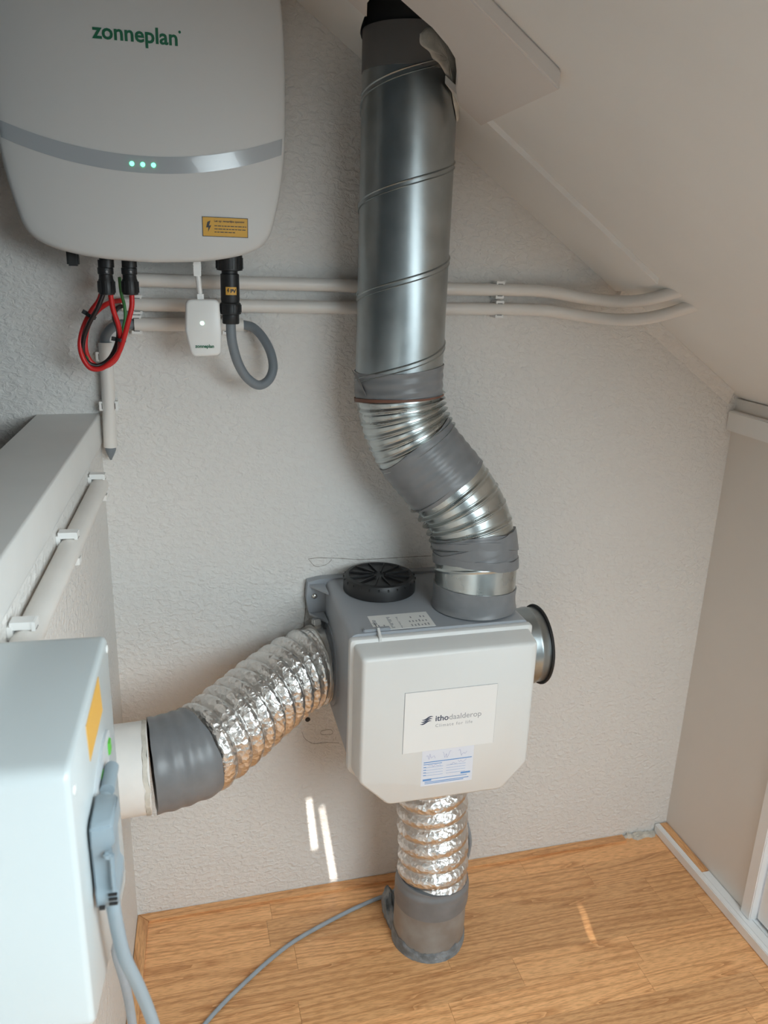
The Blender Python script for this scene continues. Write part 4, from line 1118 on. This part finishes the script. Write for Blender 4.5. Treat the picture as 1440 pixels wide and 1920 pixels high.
# cable seen between the short conduit and the vertical one, and its cut tail
gc = thing('corner_cable', at(215, 615, y=CY), 'thick grey cable bending between the short and the vertical conduits', 'cable')
tube('cable', px_path([(262, 608, CY), (240, 607.5, CY), (222, 609, CY), (206, 618, CY), (197, 634, CY), (198, 655, CY)]), 0.0064, CABLE, gc, 14, 8)
PP = px_path([(206.5, 828, CY), (207.5, 842, CY), (209, 862, CY)]); PA = Path(PP)
v, f = PA.sweep(0, PA.L, lambda s, th: 0.0076 * max(0.12, 1 - max(0, (s - PA.L * 0.42) / (PA.L * 0.58)) ** 1.2 * (0.85 + 0.1 * math.cos(th))), 14, 14); obj('cable_tail', v, f, CABLE, gc, True, 60)

# saddle clips
def clip_mesh(c, along, across, out, name='saddle_clip', label='', r=0.0092, th=0.0034):
    """plastic saddle: base block on the wall and two jaws either side of the pipe"""
    t = thing(name, c, label, 'pipe clip', 'white plastic pipe clips')
    mb = MB()
    mb.add(*box_vf(c + out * 0.002, 0.014, 2 * r + 0.0066, 0.004, along, across, out)); mb.build('clip_base', WHITE, t)
    for s in (-1, 1):
        mb = MB(); mb.add(*box_vf(c + across * (s * (r + 0.0003 + th / 2)) + out * 0.011, 0.012, th, 0.018, along, across, out))
        mb.add(*box_vf(c + across * (s * (r - 0.0005 + th / 2)) + out * 0.0195, 0.013, th + 0.0008, 0.003, along, across, out))
        jaw = mb.build('jaw', WHITE, t)
        v, f = box_vf(c + across * (s * (r - 0.0004)) + out * 0.0206, 0.008, 0.0008, 0.001, along, across, out); obj('slot', v, f, RUBBER, jaw)
    return t


AX, AZ, OUTY = Vector((1, 0, 0)), Vector((0, 0, 1)), Vector((0, -1, 0))
for px, py, lab in ((935, 543.5, 'white clip on the upper conduit, right of the spiral duct'), (934, 579.5, 'white clip on the second conduit, right of the spiral duct'),
                    (257, 571, 'white clip on the second conduit, beside the right black plug'), (256, 608, 'white clip at the left end of the short third conduit'), (425, 609, 'white clip on the short conduit behind the large black plug')):
    p = at(px, py, y=CY); clip_mesh(Vector((p.x, -0.0003, p.z)), AX, AZ, OUTY, label=lab)
p = at(204, 760, y=CY); clip_mesh(Vector((p.x, -0.0003, p.z)), AZ, AX, OUTY, label='white clip on the vertical conduit above the ledge')
p = at(198, 668, y=CY); clip_mesh(Vector((p.x, -0.0003, p.z)), AZ, AX, OUTY, label='white clip at the top of the vertical conduit behind the red coil')

# left wall conduit with its three clips
LZ = 0.8395; LO = 0.0125
lc = conduit(None, 'white conduit running along the left wall below the ledge', 0.0112, pts=[left(0.135, LZ, LO), left(0.25, LZ, LO), left(0.4, LZ, LO), left(0.628, LZ, LO)], group=None)
for dd, lab in ((0.142, 'white clip on the left wall conduit, nearest the corner'), (0.372, 'middle white clip on the left wall conduit'), (0.585, 'white clip on the left wall conduit, just above the white box')):
    clip_mesh(left(dd, LZ, 0.0003), LD, AZ, LN, label=lab, r=0.0112, th=0.0065)

# ---------------------------------------------------------------- white box in the foreground
BO = Vector((-0.0546, -0.633, 0.8644)); BK = 0.923                   # far top right edge
def bx(n, d, z): return BO + (LN * n + LD * d + Vector((0, 0, z))) * BK
box = thing('control_box', bx(-0.03, -0.1, -0.24), 'glossy white wall box with orange label and grey plug, close in the lower left', 'control box')
bwid, blen = 0.082, 0.1885
fp_ = poly_round([(-blen, -0.26), (0.0, -0.26), (0.0, 0.0), (-blen, 0.0)], 0.014, 6)   # (d, z) outline of the side face
loops = []
def shear(d, z): return z + (0.045 * (d / -blen) * (z / -0.26) if True else 0) + 0.012 * (z / -0.26)
for n, g in ((-bwid, 0.0), (-0.004, 0.0), (-0.0012, 0.0012), (0.0, 0.004)):
    loops.append([bx(n, p.x, shear(p.x, p.y)) for p in poly_inset(fp_, g)])
v, f = loft(loops); bod = obj('box_body', v, f, BOXW, box, True, 50)
def side(pts, n0, n1, name, m, parent, bev=0.0):
    a = [bx(n0, d, z) for d, z in pts]; b = [bx(n1, d, z) for d, z in pts]; v, f = loft([a, b]); o = obj(name, v, f, m, parent)
    return bevel(o, bev) if bev else o
lab = side([(-0.060, -0.008), (-0.054, -0.040), (-0.120, -0.040), (-0.124, -0.010)], 0.0, 0.0005, 'orange_label', ORANGE, bod)
ov = [(-0.092 + 0.052 * math.cos(a) - 0.0 * math.sin(a), -0.080 + 0.018 * math.sin(a) - 0.010 * math.cos(a) * -1) for a in [2 * PI * k / 28 for k in range(28)]]
side(ov, 0.0, 0.002, 'socket_plate', LGREY, bod)
for d, z, m_, w, h, n in ((-0.050, -0.075, GREENP, 0.005, 0.006, 0.0035), (-0.090, -0.077, GREENP, 0.006, 0.006, 0.0035)):
    side([(d - w, z - h), (d + w, z - h), (d + w, z + h), (d - w, z + h)], 0.001, n, 'green_button', m_, bod, 0.001)
for d, z in ((-0.093, -0.074), (-0.132, -0.072)):
    v, f = Path([bx(0.0075, d + 0.014, z), bx(0.0075, d, z), bx(0.0075, d - 0.012, z)]).sweep(0, 0.026, 0.0048, 8, 14); obj('gland_plug', v, f, PLUGG, box, True, 50)
for d, z in ((-0.008, -0.012), (-0.178, -0.02)):
    lathe('face_screw', [(0.003, 0), (0.003, 0.0006), (0.0001, 0.0012)], bx(0, d, z), LN, WHITE, bod, 12)
# grey plug with its cable
pg = thing('plug_cable', bx(0.009, -0.14, -0.10), 'grey plug in the side of the white box with its thick grey cable', 'plug')
def pl_loop(z, d0, d1, n0, n1): return [bx(n0, d0, z), bx(n1, d0 + 0.002, z), bx(n1, d1 - 0.002, z), bx(n0, d1, z)]
prof = [(-0.066, -0.150, -0.122, 0.002, 0.013), (-0.0685, -0.156, -0.118, 0.002, 0.0165), (-0.083, -0.157, -0.117, 0.002, 0.0172), (-0.085, -0.156, -0.118, 0.002, 0.0150), (-0.117, -0.155, -0.119, 0.002, 0.0150), (-0.120, -0.157, -0.117, 0.002, 0.0168), (-0.133, -0.156, -0.118, 0.002, 0.0168), (-0.136, -0.152, -0.122, 0.003, 0.014)]
v, f = loft([pl_loop(*p) for p in prof]); pb = bevel(obj('plug_body', v, f, PLUGG, pg), 0.0012, 2)
v, f = box_vf(bx(0.0125, -0.158, -0.088), 0.004, 0.0045, 0.005, LD, LN, Vector((0, 0, 1))); bevel(obj('catch', v, f, PLUGG, pb), 0.001)
v, f = box_vf(bx(0.0150, -0.157, -0.103), 0.004, 0.0032, 0.028, LD, LN, Vector((0, 0, 1))); bevel(obj('lever', v, f, PLUGG, pb), 0.0008)
for k in range(3):
    v, f = box_vf(bx(0.0135, -0.1572, -0.121 - k * 0.0038), 0.0016, 0.0052, 0.0012, LD, LN, Vector((0, 0, 1))); obj('grip', v, f, RUBBER, pb)
v, f = box_vf(bx(0.006, -0.1572, -0.131), 0.0016, 0.0035, 0.0022, LD, LN, Vector((0, 0, 1))); obj('grip', v, f, RUBBER, pb)
P0 = [bx(0.0115, -0.146, -0.128), bx(0.0118, -0.148, -0.142)]
gp = [at(232, 1790, y=-0.7596), at(260, 1850, y=-0.7466), at(286, 1915, y=-0.7337), at(306, 1990, y=-0.7208), at(320, 2080, y=-0.707)]
tube('cable', P0 + gp, 0.0045, PLUGG, pg, 14, 10)
pc2 = thing('second_cable', at(215, 1780, y=-0.647), 'thinner grey cable dropping behind the plug cable under the white box', 'cable')
tube('cable', [bx(-0.025, -0.03, -0.235), at(212, 1745, y=-0.647), at(219, 1790, y=-0.638), at(232, 1835, y=-0.624), at(242, 1880, y=-0.610), at(249, 1930, y=-0.601), at(256, 2010, y=-0.592)], 0.0042, CABLEF, pc2, 12, 8)
